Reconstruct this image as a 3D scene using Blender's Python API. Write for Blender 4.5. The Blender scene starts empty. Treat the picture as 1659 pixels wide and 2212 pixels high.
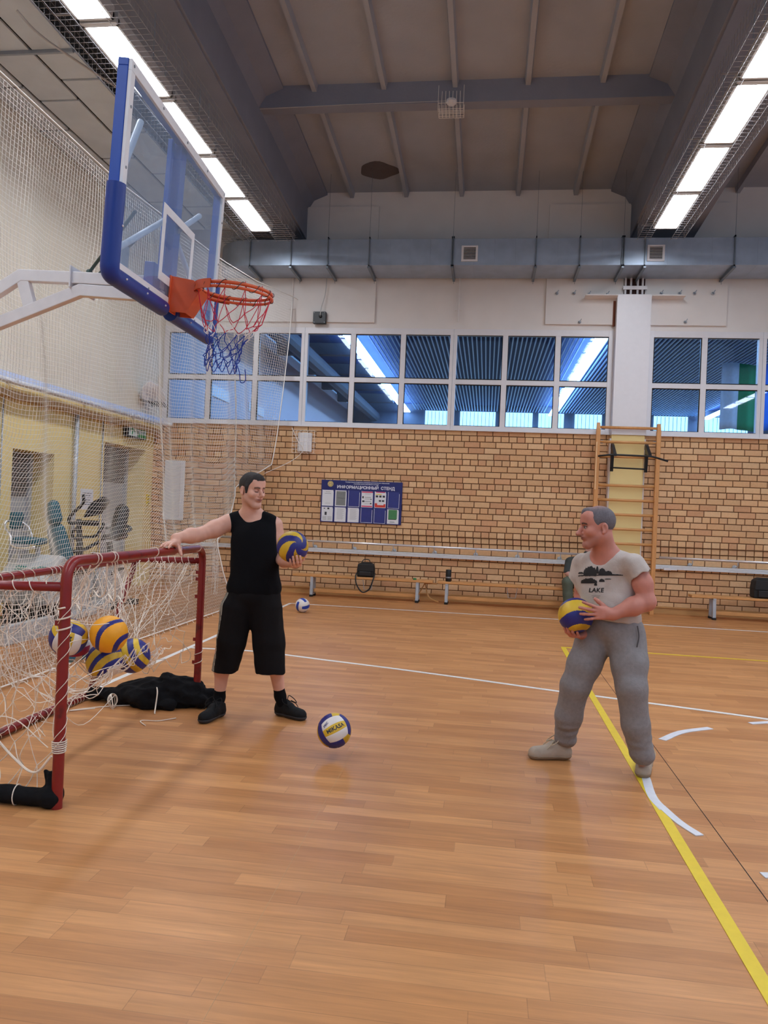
import bpy, math, random
import numpy as np
from mathutils import Vector, Matrix
from mathutils.bvhtree import BVHTree

random.seed(7)
rng = np.random.default_rng(11)
SC = bpy.context.scene
COL = SC.collection
PI = math.pi

# ------------------------------------------------------------------ camera
CAM_H = 1.5
FPX = 1655.0
def cam_rot(yaw, pitch, roll):
    cy, sy, cp, sp, cr, sr = math.cos(yaw), math.sin(yaw), math.cos(pitch), math.sin(pitch), math.cos(roll), math.sin(roll)
    fwd = np.array([sy*cp, cy*cp, sp]); r0 = np.array([cy, -sy, 0]); u0 = np.cross(r0, fwd)
    return np.array([cr*r0+sr*u0, sr*r0-cr*u0, fwd])          # right, down, forward
CM = cam_rot(math.radians(-7.63), math.radians(.09), math.radians(2.45))
CC = np.array([0, 0, CAM_H])
def P(x, y, Y):
    """point of the photograph's sight line (x, y) at the distance Y down the hall"""
    d = CM.T @ np.array([(x-829.5)/FPX, (y-1106)/FPX, 1.0])
    return CC + d*Y/d[1]
cam = bpy.data.objects.new('camera', bpy.data.cameras.new('camera'))
COL.objects.link(cam)
cam.data.sensor_fit = 'HORIZONTAL'; cam.data.sensor_width = 36.0
cam.data.lens = FPX/1659*36; cam.data.clip_end = 200
m4 = Matrix.Identity(4)
for i in range(3):
    m4[i][0] = CM[0][i]; m4[i][1] = -CM[1][i]; m4[i][2] = -CM[2][i]; m4[i][3] = CC[i]
cam.matrix_world = m4
SC.camera = cam

# ------------------------------------------------------------------ light
world = bpy.data.worlds.new('hall_air'); SC.world = world; world.use_nodes = True
world.node_tree.nodes['Background'].inputs[0].default_value = (0.62, 0.78, 1.0, 1)
world.node_tree.nodes['Background'].inputs[1].default_value = 0.56
SC.view_settings.view_transform = 'Standard'; SC.view_settings.look = 'None'
SC.view_settings.gamma = 1.0; SC.view_settings.use_curve_mapping = False
SC.view_settings.exposure = 0.0
LAMP_E = 29.0
HALL2_LAMP_E = 26.0
DAY_E = 2.8
try:
    SC.cycles.max_bounces = 8; SC.cycles.diffuse_bounces = 5; SC.cycles.glossy_bounces = 4
    SC.cycles.transparent_max_bounces = 24; SC.cycles.transmission_bounces = 6
    SC.cycles.sample_clamp_indirect = 8.0; SC.cycles.use_denoising = True
    SC.cycles.caustics_reflective = False; SC.cycles.caustics_refractive = False
except Exception:
    pass

# ------------------------------------------------------------------ materials
def lin(c):
    return tuple(((v/255)/12.92 if v/255 <= 0.04045 else ((v/255+0.055)/1.055)**2.4) for v in c)
def mat(name, rgb, rough=0.6, metal=0.0, var=0.06, scale=14.0, bump=0.0, bscale=60.0, emit=0.0, spec=0.5, attr=None, coat=0.0, stretch=None, sss=0.0, second=None, mixscale=3.0, mixlo=.5, mixhi=.62):
    m = bpy.data.materials.new(name); m.use_nodes = True
    nt = m.node_tree; N = nt.nodes; L = nt.links
    b = N['Principled BSDF']
    b.inputs['Roughness'].default_value = rough; b.inputs['Metallic'].default_value = metal
    b.inputs['Specular IOR Level'].default_value = spec
    b.inputs['Coat Weight'].default_value = coat
    tc = N.new('ShaderNodeTexCoord'); src = tc.outputs['Object']
    if stretch:
        mp = N.new('ShaderNodeMapping'); mp.inputs['Scale'].default_value = stretch
        L.new(src, mp.inputs['Vector']); src = mp.outputs['Vector']
    nz = N.new('ShaderNodeTexNoise'); nz.inputs['Scale'].default_value = scale; nz.inputs['Detail'].default_value = 4
    L.new(src, nz.inputs['Vector'])
    mr = N.new('ShaderNodeMapRange'); mr.inputs['From Min'].default_value = .25; mr.inputs['From Max'].default_value = .75
    mr.inputs['To Min'].default_value = 1-var; mr.inputs['To Max'].default_value = 1+var
    L.new(nz.outputs['Fac'], mr.inputs['Value'])
    vm = N.new('ShaderNodeVectorMath'); vm.operation = 'SCALE'
    if attr:
        at = N.new('ShaderNodeAttribute'); at.attribute_name = attr; L.new(at.outputs['Color'], vm.inputs[0])
    elif second:
        n2 = N.new('ShaderNodeTexNoise'); n2.inputs['Scale'].default_value = mixscale; n2.inputs['Detail'].default_value = 5
        L.new(src, n2.inputs['Vector'])
        r2 = N.new('ShaderNodeMapRange'); r2.inputs['From Min'].default_value = mixlo; r2.inputs['From Max'].default_value = mixhi
        L.new(n2.outputs['Fac'], r2.inputs['Value'])
        mx = N.new('ShaderNodeMix'); mx.data_type = 'RGBA'
        mx.inputs[6].default_value = (*lin(rgb), 1); mx.inputs[7].default_value = (*lin(second), 1)
        L.new(r2.outputs['Result'], mx.inputs[0]); L.new(mx.outputs[2], vm.inputs[0])
    else:
        vm.inputs[0].default_value = lin(rgb)
    L.new(mr.outputs['Result'], vm.inputs['Scale'])
    L.new(vm.outputs['Vector'], b.inputs['Base Color'])
    if emit:
        b.inputs['Emission Color'].default_value = (*lin(rgb), 1); b.inputs['Emission Strength'].default_value = emit
    if sss:
        b.inputs['Subsurface Weight'].default_value = sss; b.inputs['Subsurface Radius'].default_value = (.02, .008, .004)
        b.inputs['Subsurface Scale'].default_value = .3
    if bump:
        nb = N.new('ShaderNodeTexNoise'); nb.inputs['Scale'].default_value = bscale; nb.inputs['Detail'].default_value = 5
        L.new(src, nb.inputs['Vector'])
        bp = N.new('ShaderNodeBump'); bp.inputs['Strength'].default_value = bump; bp.inputs['Distance'].default_value = .01
        L.new(nb.outputs['Fac'], bp.inputs['Height']); L.new(bp.outputs['Normal'], b.inputs['Normal'])
    return m

def glass_mat(name, tint, refl=0.06, rough=0.02, haze=0.0):
    m = bpy.data.materials.new(name); m.use_nodes = True
    nt = m.node_tree; N = nt.nodes; L = nt.links; N.remove(N['Principled BSDF'])
    out = N['Material Output']
    tr = N.new('ShaderNodeBsdfTransparent'); tr.inputs[0].default_value = (*tint, 1)
    gl = N.new('ShaderNodeBsdfGlossy'); gl.inputs['Roughness'].default_value = rough
    lw = N.new('ShaderNodeLayerWeight'); lw.inputs['Blend'].default_value = .5
    pw = N.new('ShaderNodeMath'); pw.operation = 'POWER'; L.new(lw.outputs['Facing'], pw.inputs[0]); pw.inputs[1].default_value = 4.0
    ma = N.new('ShaderNodeMath'); ma.operation = 'MULTIPLY_ADD'; L.new(pw.outputs[0], ma.inputs[0]); ma.inputs[1].default_value = .55; ma.inputs[2].default_value = refl*.5
    mx = N.new('ShaderNodeMixShader'); L.new(ma.outputs[0], mx.inputs[0]); L.new(tr.outputs[0], mx.inputs[1]); L.new(gl.outputs[0], mx.inputs[2])
    last = mx
    if haze:
        df = N.new('ShaderNodeBsdfDiffuse'); df.inputs[0].default_value = (.50, .64, .84, 1)
        nz = N.new('ShaderNodeTexNoise'); nz.inputs['Scale'].default_value = 7; nz.inputs['Detail'].default_value = 6
        mr = N.new('ShaderNodeMapRange'); mr.inputs['To Min'].default_value = haze*.4; mr.inputs['To Max'].default_value = haze*1.6
        L.new(nz.outputs[0], mr.inputs[0])
        m2 = N.new('ShaderNodeMixShader'); L.new(mr.outputs[0], m2.inputs[0])
        L.new(mx.outputs[0], m2.inputs[1]); L.new(df.outputs[0], m2.inputs[2]); last = m2
    L.new(last.outputs[0], out.inputs['Surface'])
    return m

def emit_mat(name, rgb, strength):
    m = bpy.data.materials.new(name); m.use_nodes = True
    nt = m.node_tree; N = nt.nodes; N.remove(N['Principled BSDF'])
    e = N.new('ShaderNodeEmission'); e.inputs[0].default_value = (*lin(rgb), 1); e.inputs[1].default_value = strength
    nt.links.new(e.outputs[0], N['Material Output'].inputs['Surface'])
    return m

def floor_mat():
    m = bpy.data.materials.new('beech_look_vinyl'); m.use_nodes = True
    nt = m.node_tree; N = nt.nodes; L = nt.links; b = N['Principled BSDF']
    tc = N.new('ShaderNodeTexCoord'); sp = N.new('ShaderNodeSeparateXYZ'); L.new(tc.outputs['Object'], sp.inputs[0])
    def math_(op, a, bb=None):
        n = N.new('ShaderNodeMath'); n.operation = op
        for i, v in enumerate((a, bb)):
            if v is None: continue
            if isinstance(v, (int, float)): n.inputs[i].default_value = v
            else: L.new(v, n.inputs[i])
        return n.outputs[0]
    yr = math_('DIVIDE', sp.outputs['Y'], .1)
    row = math_('FLOOR', yr); fy = math_('SUBTRACT', yr, row)
    wn = N.new('ShaderNodeTexWhiteNoise'); wn.noise_dimensions = '1D'; L.new(row, wn.inputs['W'])
    xr = math_('ADD', math_('DIVIDE', sp.outputs['X'], .84), math_('MULTIPLY', wn.outputs['Value'], 7.0))
    idx = math_('FLOOR', xr); fx = math_('SUBTRACT', xr, idx)
    cb = N.new('ShaderNodeCombineXYZ'); L.new(row, cb.inputs[0]); L.new(idx, cb.inputs[1])
    w2 = N.new('ShaderNodeTexWhiteNoise'); w2.noise_dimensions = '3D'; L.new(cb.outputs[0], w2.inputs['Vector'])
    # wood grain, stretched along the planks and shifted from plank to plank
    mp = N.new('ShaderNodeVectorMath'); mp.operation = 'MULTIPLY'; L.new(tc.outputs['Object'], mp.inputs[0]); mp.inputs[1].default_value = (1.6, 26, 1)
    ad = N.new('ShaderNodeVectorMath'); ad.operation = 'ADD'; L.new(mp.outputs[0], ad.inputs[0]); L.new(w2.outputs['Color'], ad.inputs[1])
    sc = N.new('ShaderNodeVectorMath'); sc.operation = 'SCALE'; sc.inputs['Scale'].default_value = 9
    L.new(w2.outputs['Color'], sc.inputs[0]); L.new(sc.outputs[0], ad.inputs[1])
    g = N.new('ShaderNodeTexNoise'); g.inputs['Scale'].default_value = 1.6; g.inputs['Detail'].default_value = 6; g.inputs['Roughness'].default_value = .6; g.inputs['Distortion'].default_value = .6
    L.new(ad.outputs[0], g.inputs['Vector'])
    big = N.new('ShaderNodeTexNoise'); big.inputs['Scale'].default_value = 2.2; big.inputs['Detail'].default_value = 3
    bm = N.new('ShaderNodeVectorMath'); bm.operation = 'MULTIPLY'; L.new(tc.outputs['Object'], bm.inputs[0]); bm.inputs[1].default_value = (1, 4.5, 1)
    L.new(bm.outputs[0], big.inputs['Vector'])
    ramp = N.new('ShaderNodeValToRGB'); L.new(w2.outputs['Value'], ramp.inputs[0])
    ramp.color_ramp.elements[0].color = (*lin((184, 124, 74)), 1); ramp.color_ramp.elements[1].color = (*lin((208, 148, 94)), 1)
    k = N.new('ShaderNodeMapRange'); k.inputs['From Min'].default_value = .3; k.inputs['From Max'].default_value = .7; k.inputs['To Min'].default_value = .82; k.inputs['To Max'].default_value = 1.10
    L.new(g.outputs[0], k.inputs[0])
    k2 = N.new('ShaderNodeMapRange'); k2.inputs['From Min'].default_value = .3; k2.inputs['From Max'].default_value = .72; k2.inputs['To Min'].default_value = 1.04; k2.inputs['To Max'].default_value = .90
    L.new(big.outputs[0], k2.inputs[0])
    # dark hairline joints
    def joint(f, w):
        a = math_('LESS_THAN', f, w); return a
    jy = joint(fy, .035); jx = joint(fx, .004)
    jj = math_('MAXIMUM', jy, jx)
    k3 = math_('SUBTRACT', 1.0, math_('MULTIPLY', jj, .22))
    tot = math_('MULTIPLY', math_('MULTIPLY', k.outputs[0], k2.outputs[0]), k3)
    vs = N.new('ShaderNodeVectorMath'); vs.operation = 'SCALE'; L.new(ramp.outputs[0], vs.inputs[0]); L.new(tot, vs.inputs['Scale'])
    L.new(vs.outputs[0], b.inputs['Base Color'])
    b.inputs['Roughness'].default_value = .42; b.inputs['Specular IOR Level'].default_value = .45
    rr = N.new('ShaderNodeMapRange'); rr.inputs['To Min'].default_value = .34; rr.inputs['To Max'].default_value = .5; L.new(big.outputs[0], rr.inputs[0]); L.new(rr.outputs[0], b.inputs['Roughness'])
    bp = N.new('ShaderNodeBump'); bp.inputs['Strength'].default_value = .05; bp.inputs['Distance'].default_value = .002
    L.new(g.outputs[0], bp.inputs['Height']); L.new(bp.outputs['Normal'], b.inputs['Normal'])
    return m

# ------------------------------------------------------------------ mesh helpers
class MB:
    """collects shapes in world coordinates and links them as one mesh object"""
    def __init__(s): s.v = []; s.f = []; s.m = []; s.c = []
    def add(s, vs, fs, mi=0, col=None):
        o = len(s.v); s.v += [tuple(map(float, p)) for p in vs]
        s.f += [tuple(i+o for i in f) for f in fs]; s.m += [mi]*len(fs); s.c += [col]*len(fs); return s
    def box(s, c, d, R=None, mi=0, col=None):
        c = np.array(c, float); h = np.array(d, float)/2
        q = np.array([(x, y, z) for x in (-1, 1) for y in (-1, 1) for z in (-1, 1)])*h
        if R is not None: q = q @ np.array(R).T
        return s.add(q+c, [(0, 1, 3, 2), (4, 6, 7, 5), (0, 4, 5, 1), (2, 3, 7, 6), (0, 2, 6, 4), (1, 5, 7, 3)], mi, col)
    def bx(s, x0, x1, y0, y1, z0, z1, mi=0, col=None):
        return s.box(((x0+x1)/2, (y0+y1)/2, (z0+z1)/2), (abs(x1-x0), abs(y1-y0), abs(z1-z0)), None, mi, col)
    def quad(s, *p, mi=0): return s.add(p, [tuple(range(len(p)))], mi)
    def tube(s, pts, r, n=8, closed=False, mi=0, cap=True, flat=None):
        pts = np.array(pts, float); k = len(pts)
        if k < 2: return s
        rr = np.full(k, r, float) if np.isscalar(r) else np.array(r, float)
        t = np.zeros_like(pts)
        if closed: t = np.roll(pts, -1, 0)-np.roll(pts, 1, 0)
        else:
            t[1:-1] = pts[2:]-pts[:-2]; t[0] = pts[1]-pts[0]; t[-1] = pts[-1]-pts[-2]
        t /= np.maximum(np.linalg.norm(t, axis=1), 1e-9)[:, None]
        up = np.array([0, 0, 1.]) if abs(t[0][2]) < .9 else np.array([1., 0, 0])
        a = np.cross(t[0], up); a /= np.linalg.norm(a); vs = []
        for i in range(k):
            a = a-t[i]*(a@t[i]); a /= max(np.linalg.norm(a), 1e-9); b = np.cross(t[i], a)
            for j in range(n):
                an = 2*PI*j/n; ca, sa = math.cos(an), math.sin(an)
                if flat: sa *= flat
                vs.append(pts[i]+rr[i]*(a*ca+b*sa))
        fs = []
        for i in range(k if closed else k-1):
            i2 = (i+1) % k
            for j in range(n):
                j2 = (j+1) % n; fs.append((i*n+j, i*n+j2, i2*n+j2, i2*n+j))
        if cap and not closed: fs += [tuple(range(n))[::-1], tuple((k-1)*n+j for j in range(n))]
        return s.add(vs, fs, mi)
    def cyl(s, a, b, r, n=16, r2=None, mi=0): return s.tube([a, b], [r, r if r2 is None else r2], n, mi=mi)
    def lathe(s, prof, c, ax=(0, 0, 1), n=24, mi=0):
        ax = np.array(ax, float); ax /= np.linalg.norm(ax)
        u = np.cross(ax, (1, 0, 0) if abs(ax[0]) < .9 else (0, 1, 0)); u /= np.linalg.norm(u); w = np.cross(ax, u)
        vs = [np.array(c)+ax*h+r*(u*math.cos(2*PI*j/n)+w*math.sin(2*PI*j/n)) for r, h in prof for j in range(n)]
        fs = [(i*n+j, i*n+(j+1) % n, (i+1)*n+(j+1) % n, (i+1)*n+j) for i in range(len(prof)-1) for j in range(n)]
        fs += [tuple(range(n))[::-1], tuple((len(prof)-1)*n+j for j in range(n))]
        return s.add(vs, fs, mi)
    def ball(s, c, r, n=16, mi=0, sc=(1, 1, 1), R=None):
        m = n//2; vs = []; sc = np.array(sc, float)
        for i in range(m+1):
            th = PI*i/m
            for j in range(n):
                ph = 2*PI*j/n; q = np.array([math.sin(th)*math.cos(ph), math.sin(th)*math.sin(ph), math.cos(th)])*r*sc
                if R is not None: q = np.array(R) @ q
                vs.append(q+np.array(c))
        fs = [(i*n+j, (i+1)*n+j, (i+1)*n+(j+1) % n, i*n+(j+1) % n) for i in range(m) for j in range(n)]
        return s.add(vs, fs, mi)
    def torus(s, c, R_, r, ax=(0, 0, 1), n=40, k=8, mi=0):
        ax = np.array(ax, float); ax /= np.linalg.norm(ax)
        u = np.cross(ax, (1, 0, 0) if abs(ax[0]) < .9 else (0, 1, 0)); u /= np.linalg.norm(u); w = np.cross(ax, u)
        return s.tube([np.array(c)+R_*(u*math.cos(2*PI*i/n)+w*math.sin(2*PI*i/n)) for i in range(n)], r, k, True, mi)
    def prism(s, poly, off, mi=0):
        k = len(poly); p = np.array(poly, float); q = p+np.array(off, float)
        fs = [tuple(range(k))[::-1], tuple(range(k, 2*k))]+[(i, (i+1) % k, k+(i+1) % k, k+i) for i in range(k)]
        return s.add(list(p)+list(q), fs, mi)
    def build(s, name, mats, parent=None, smooth=False, bevel=0.0, colname='Col', autosmooth=False, subsurf=0):
        if not isinstance(mats, (list, tuple)): mats = [mats]
        org = np.zeros(3) if parent is None else np.array(wloc(parent))
        v = np.array(s.v, float)
        if parent is None: org = np.array([v[:, 0].mean(), v[:, 1].mean(), v[:, 2].min()])
        me = bpy.data.meshes.new(name); me.from_pydata((v-org).tolist(), [], s.f)
        for m in mats: me.materials.append(m)
        if len(mats) > 1: me.polygons.foreach_set('material_index', s.m)
        if any(c is not None for c in s.c):
            at = me.color_attributes.new(colname, 'FLOAT_COLOR', 'CORNER'); arr = []
            for p_, c in zip(me.polygons, s.c): arr += [*(c or (1, 1, 1)), 1.0]*len(p_.vertices)
            at.data.foreach_set('color', arr)
        if smooth: me.polygons.foreach_set('use_smooth', [True]*len(me.polygons))
        me.update()
        o = bpy.data.objects.new(name, me); COL.objects.link(o)
        if parent is None: o.location = org
        else: o.parent = parent
        if smooth and autosmooth:
            try: me.shade_smooth_by_angle = None
            except Exception: pass
        if autosmooth:
            me.set_sharp_from_angle(angle=math.radians(40))
        if bevel:
            b = o.modifiers.new('bevel', 'BEVEL'); b.width = bevel; b.segments = 2; b.limit_method = 'ANGLE'
        if subsurf:
            b = o.modifiers.new('sub', 'SUBSURF'); b.levels = subsurf; b.render_levels = subsurf
        return o
def wloc(o):
    l = Vector((0, 0, 0))
    while o: l = l+o.location; o = o.parent
    return l
def thing(name, label, cat, loc, group=None):
    o = bpy.data.objects.new(name, None); COL.objects.link(o); o.location = Vector([float(a) for a in loc])
    o.empty_display_size = .1
    return tag(o, label, cat, group)
def tag(o, label, cat, group=None):
    o['label'] = label; o['category'] = cat
    if group: o['group'] = group
    return o
def struct(o): o['kind'] = 'structure'; return o
def sroot(name, loc=(0, 0, 0)):
    o = bpy.data.objects.new(name, None); COL.objects.link(o); o.location = loc; o['kind'] = 'structure'; return o
def copy_tree(o, parent=None):
    c = o.copy(); COL.objects.link(c); c.parent = parent
    for ch in list(o.children): copy_tree(ch, c)
    return c
def bez(p, n=12):
    """smooth curve through the points p (Catmull-Rom)"""
    p = [np.array(a, float) for a in p]; q = [2*p[0]-p[1]]+p+[2*p[-1]-p[-2]]; out = []
    for i in range(1, len(q)-2):
        for j in range(n):
            t = j/n
            out.append(.5*((2*q[i])+(-q[i-1]+q[i+1])*t+(2*q[i-1]-5*q[i]+4*q[i+1]-q[i+2])*t*t+(-q[i-1]+3*q[i]-3*q[i+1]+q[i+2])*t**3))
    return out+[p[-1]]
def fillet(pts, r, n=6, closed=False):
    """polyline with its corners rounded to radius r"""
    pts = [np.array(p, float) for p in pts]; out = []
    k = len(pts)
    for i in range(k):
        if not closed and i in (0, k-1): out.append(pts[i]); continue
        a, b, c = pts[i-1], pts[i], pts[(i+1) % k]
        u = (a-b)/np.linalg.norm(a-b); w = (c-b)/np.linalg.norm(c-b)
        d = min(r, np.linalg.norm(a-b)*.49, np.linalg.norm(c-b)*.49)
        for j in range(n+1):
            t = j/n; out.append((1-t)**2*(b+u*d)+2*t*(1-t)*b+t*t*(b+w*d))
    return out
_font = None
def text_mesh(body, size, bold=0.0, align='CENTER', spacing=1.0, shear=0.0):
    """flat letters as vertices and faces in their own plane (x right, y up)"""
    cu = bpy.data.curves.new('letters', 'FONT'); cu.body = body; cu.size = size; cu.align_x = align; cu.align_y = 'CENTER'
    cu.offset = bold; cu.space_character = spacing; cu.shear = shear; cu.resolution_u = 2
    o = bpy.data.objects.new('letters', cu); COL.objects.link(o)
    dg = bpy.context.evaluated_depsgraph_get(); me = o.evaluated_get(dg).to_mesh()
    v = [tuple(x.co) for x in me.vertices]; f = [tuple(p.vertices) for p in me.polygons]
    o.evaluated_get(dg).to_mesh_clear(); bpy.data.objects.remove(o); bpy.data.curves.remove(cu)
    return v, f
def put_text(mb, body, size, origin, xdir, ydir, **kw):
    mi = kw.pop('mi', 0)
    v, f = text_mesh(body, size, **kw); o = np.array(origin, float); x = np.array(xdir, float); y = np.array(ydir, float)
    mb.add([o+x*a[0]+y*a[1] for a in v], f, mi)

# palette
M_floor = floor_mat()
M_brick = mat('sand_lime_brick', (196, 154, 112), .85, var=.07, scale=30, bump=.25, bscale=120, attr='Col')
M_mortar = mat('brown_mortar', (104, 72, 48), .95, var=.15, scale=40, bump=.3)
M_plaster = mat('cream_plaster', (226, 220, 216), .9, var=.03, scale=3, bump=.05, bscale=40)
M_yellow = mat('yellow_wall_paint', (232, 210, 148), .8, var=.03, scale=2, bump=.05, bscale=60)
M_cream = mat('upper_wall_paint', (216, 206, 190), .8, var=.03, scale=2, bump=.05, bscale=60)
M_soffit = mat('soffit_shade_tan', (190, 158, 118), .8, var=.05, scale=2)  # darker tan: shade under the overhang put into the colour
M_concrete = mat('painted_concrete', (134, 138, 152), .9, var=.10, scale=1.6, bump=.25, bscale=25)
M_slab = mat('concrete_slab', (164, 168, 178), .9, var=.10, scale=1.3, bump=.25, bscale=25)
M_stain = mat('damp_stain', (92, 84, 84), .9, var=.12, scale=6)
M_panel = mat('acoustic_ceiling_board', (204, 212, 218), .9, var=.07, scale=3)
M_dark = mat('dark_gap', (24, 24, 28), .9)
M_white = mat('white_enamel', (226, 226, 230), .4, var=.03)
M_pvc = mat('white_pvc', (222, 220, 224), .35, var=.02)
M_galv = mat('galvanised_steel', (168, 182, 200), .40, .55, var=.10, scale=5, bump=.06, bscale=6)
M_galvd = mat('galvanised_flange', (130, 138, 146), .45, .8, var=.08)
M_cagewire = mat('galvanised_wire', (150, 148, 150), .5, .5)
M_chrome = mat('chrome_tube', (226, 226, 230), .22, .6, var=.02)
M_lampbox = mat('lamp_housing_white', (190, 188, 186), .5)
M_lamp = emit_mat('lit_lamp_diffuser', (240, 246, 255), LAMP_E)
M_lamp2 = emit_mat('lit_lamp_far_hall', (232, 245, 255), HALL2_LAMP_E)
M_day = emit_mat('daylight_window', (224, 244, 255), DAY_E)
M_glass = glass_mat('blue_tinted_glass', (.57, .77, .98))
M_bbglass = glass_mat('backboard_glass', (.90, .95, 1.0), haze=.15)
M_wood = mat('varnished_beech', (206, 150, 92), .45, var=.12, scale=5, stretch=(1, 6, 6))
M_woodz = mat('varnished_beech_post', (204, 146, 88), .45, var=.12, scale=5, stretch=(6, 6, 1))
M_woodpale = mat('pale_beech', (224, 184, 136), .5, var=.1, scale=5)
M_skirt = mat('skirting_wood', (196, 148, 92), .6, var=.1, scale=4, stretch=(1, 6, 6))
M_black = mat('black_plastic', (22, 22, 24), .45)
M_blackm = mat('black_metal', (26, 26, 28), .4, .3)
M_rubber = mat('black_rubber', (28, 27, 27), .8)
M_linew = mat('white_line_paint', (226, 224, 222), .5, var=.04, scale=20)
M_liney = mat('yellow_line_paint', (226, 196, 44), .5, var=.05, scale=20)
M_tape = mat('white_tape', (216, 218, 226), .5, var=.06, scale=18)
M_redm = mat('dark_red_enamel', (132, 30, 30), .32, var=.10, scale=9, second=(96, 26, 26), mixscale=9, mixlo=.58, mixhi=.66)
M_orange = mat('orange_enamel', (214, 92, 50), .38, var=.06)
M_bluepad = mat('blue_vinyl_padding', (14, 50, 136), .42, var=.05)
M_bluef = mat('blue_enamel', (28, 74, 170), .4, var=.04)
M_netw = mat('white_net_cord', (240, 236, 230), .8, var=.03)
M_netg = mat('cream_goal_net_cord', (232, 220, 206), .85, var=.08)
M_cordr = mat('red_net_cord', (204, 36, 62), .7)
M_cordw = mat('white_hoop_cord', (232, 226, 222), .7)
M_cordb = mat('blue_net_cord', (22, 56, 158), .7)
M_grey = mat('grey_metal', (150, 156, 164), .4, .4)
M_silver = mat('silver_paint', (176, 182, 190), .4, .2)
M_teal = mat('teal_upholstery', (24, 88, 104), .5, var=.08)
M_machine = mat('grey_white_machine', (186, 190, 194), .45)
M_darkcloth = mat('black_cloth', (20, 20, 23), .95, spec=.2, var=.25, scale=30, bump=.4, bscale=60)
M_paper = mat('white_paper', (224, 226, 232), .7, var=.02)
M_navy = mat('navy_board', (20, 30, 104), .4)
M_slot = mat('blue_plastic_pocket', (46, 54, 128), .3)
M_ink = mat('dark_ink', (52, 54, 62), .7)
M_letter = mat('pale_letters', (224, 226, 240), .6)
M_green = mat('green_sign', (38, 128, 70), .5)

# ================================================================== THE SETTING
YW = 13.5            # face of the far wall
XL, XU = -6.17, -6.03   # lower and upper face of the left wall
XR = 9.4
struct(MB().quad((-6.6, -3, 0), (XR, -3, 0), (XR, 13.7, 0), (-6.6, 13.7, 0)).build('floor', M_floor))

# brick lower part of the far wall: every brick a bevelled block in front of the mortar
def brick_wall():
    H, Lb, j = .105, .275, .013
    ztop = 3.02
    base = [(210, 166, 122), (216, 174, 130), (220, 182, 140), (212, 170, 128), (218, 178, 134), (206, 158, 118)]
    v = MB()
    for r in range(28):
        zt = ztop-r*H; zb = max(zt-H+j, .115)
        head = (r % 4 == 1) or r in (17, 18, 19)
        L = Lb/2 if head else Lb
        y = YW if r < 18 else (YW+.025 if r == 18 else YW+.05)
        off = (r*.137 % 1)*Lb if not head else (r*.061 % 1)*L
        if not head: off = ((r % 4)*.5 % 1)*Lb+.03*(r % 3)
        x = XL-.1+off-Lb
        while x < XR:
            x0, x1 = max(x, XL+.002), min(x+L-j, XR)
            x += L
            if x1-x0 < .02: continue
            c = lin(base[rng.integers(6)]); kx = .93+.14*rng.random(); c = tuple(a*kx for a in c)
            e = .005
            vs = [(x0, y+.05, zb), (x1, y+.05, zb), (x1, y+.05, zt), (x0, y+.05, zt),
                  (x0+e, y, zb+e), (x1-e, y, zb+e), (x1-e, y, zt-e), (x0+e, y, zt-e),
                  (x0, y+e, zb), (x1, y+e, zb), (x1, y+e, zt), (x0, y+e, zt)]
            v.add(vs, [(4, 5, 6, 7), (8, 9, 5, 4), (9, 10, 6, 5), (10, 11, 7, 6), (11, 8, 4, 7), (0, 1, 9, 8), (1, 2, 10, 9), (2, 3, 11, 10), (3, 0, 8, 11)], 0, c)
    v.bx(XL, XR, YW+.012, YW+.3, 1.13, ztop+.01, 1); v.bx(XL, XR, YW+.062, YW+.3, 0, 1.13, 1)
    return v
wf = struct(brick_wall().build('wall_far', [M_brick, M_mortar]))
b = MB(); b.bx(XL, XR, YW+.02, YW+.05, 0, .10); b.bx(XL, XR, YW-.0, YW+.05, .10, .118)
struct(b.build('baseboard_far', M_skirt))
# plastered band above the windows
b = MB(); b.bx(-6.03, XR, YW, YW+.3, 4.79, 8.2)
for x0, x1 in ((-6.0, -2.12), (.86, 3.84), (6.6, XR)): b.bx(x0, x1, YW-.05, YW, 4.88, 6.95)
b.bx(-6.0, XR, YW-.02, YW+.05, 4.785, 4.81)
for x in (-3.63, -.64, 5.2): b.cyl((x, YW-.07, 4.9), (x, YW-.07, 5.66), .014, 8); b.bx(x-.06, x+.06, YW-.08, YW-.06, 5.1, 5.11)
struct(b.build('wall_far_upper', M_plaster))
b = MB(); b.bx(2.03, 2.59, YW-.2, YW+.3, 2.99, 5.36)
struct(b.build('wall_pillar', M_pvc, bevel=.004))
b = MB(); b.bx(2.035, 2.575, YW-.17, YW+.3, 0, 2.99); b.bx(2.575, 2.60, YW-.16, YW+.3, 0, 2.93, 1); b.bx(2.01, 2.035, YW-.16, YW+.3, 0, 2.93, 1)
struct(b.build('wall_pillar_base', [M_yellow, M_plaster]))
b = MB(); b.bx(1.5, 2.03, YW-.28, YW-.04, 5.315, 5.335); b.bx(2.59, 3.12, YW-.28, YW-.04, 5.315, 5.335)
b.bx(1.99, 2.03, YW-.07, YW-.04, 4.85, 5.28, 1)
struct(b.build('trim_1', [M_plaster, mat('rust_brown', (112, 62, 44), .9)]))

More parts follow.
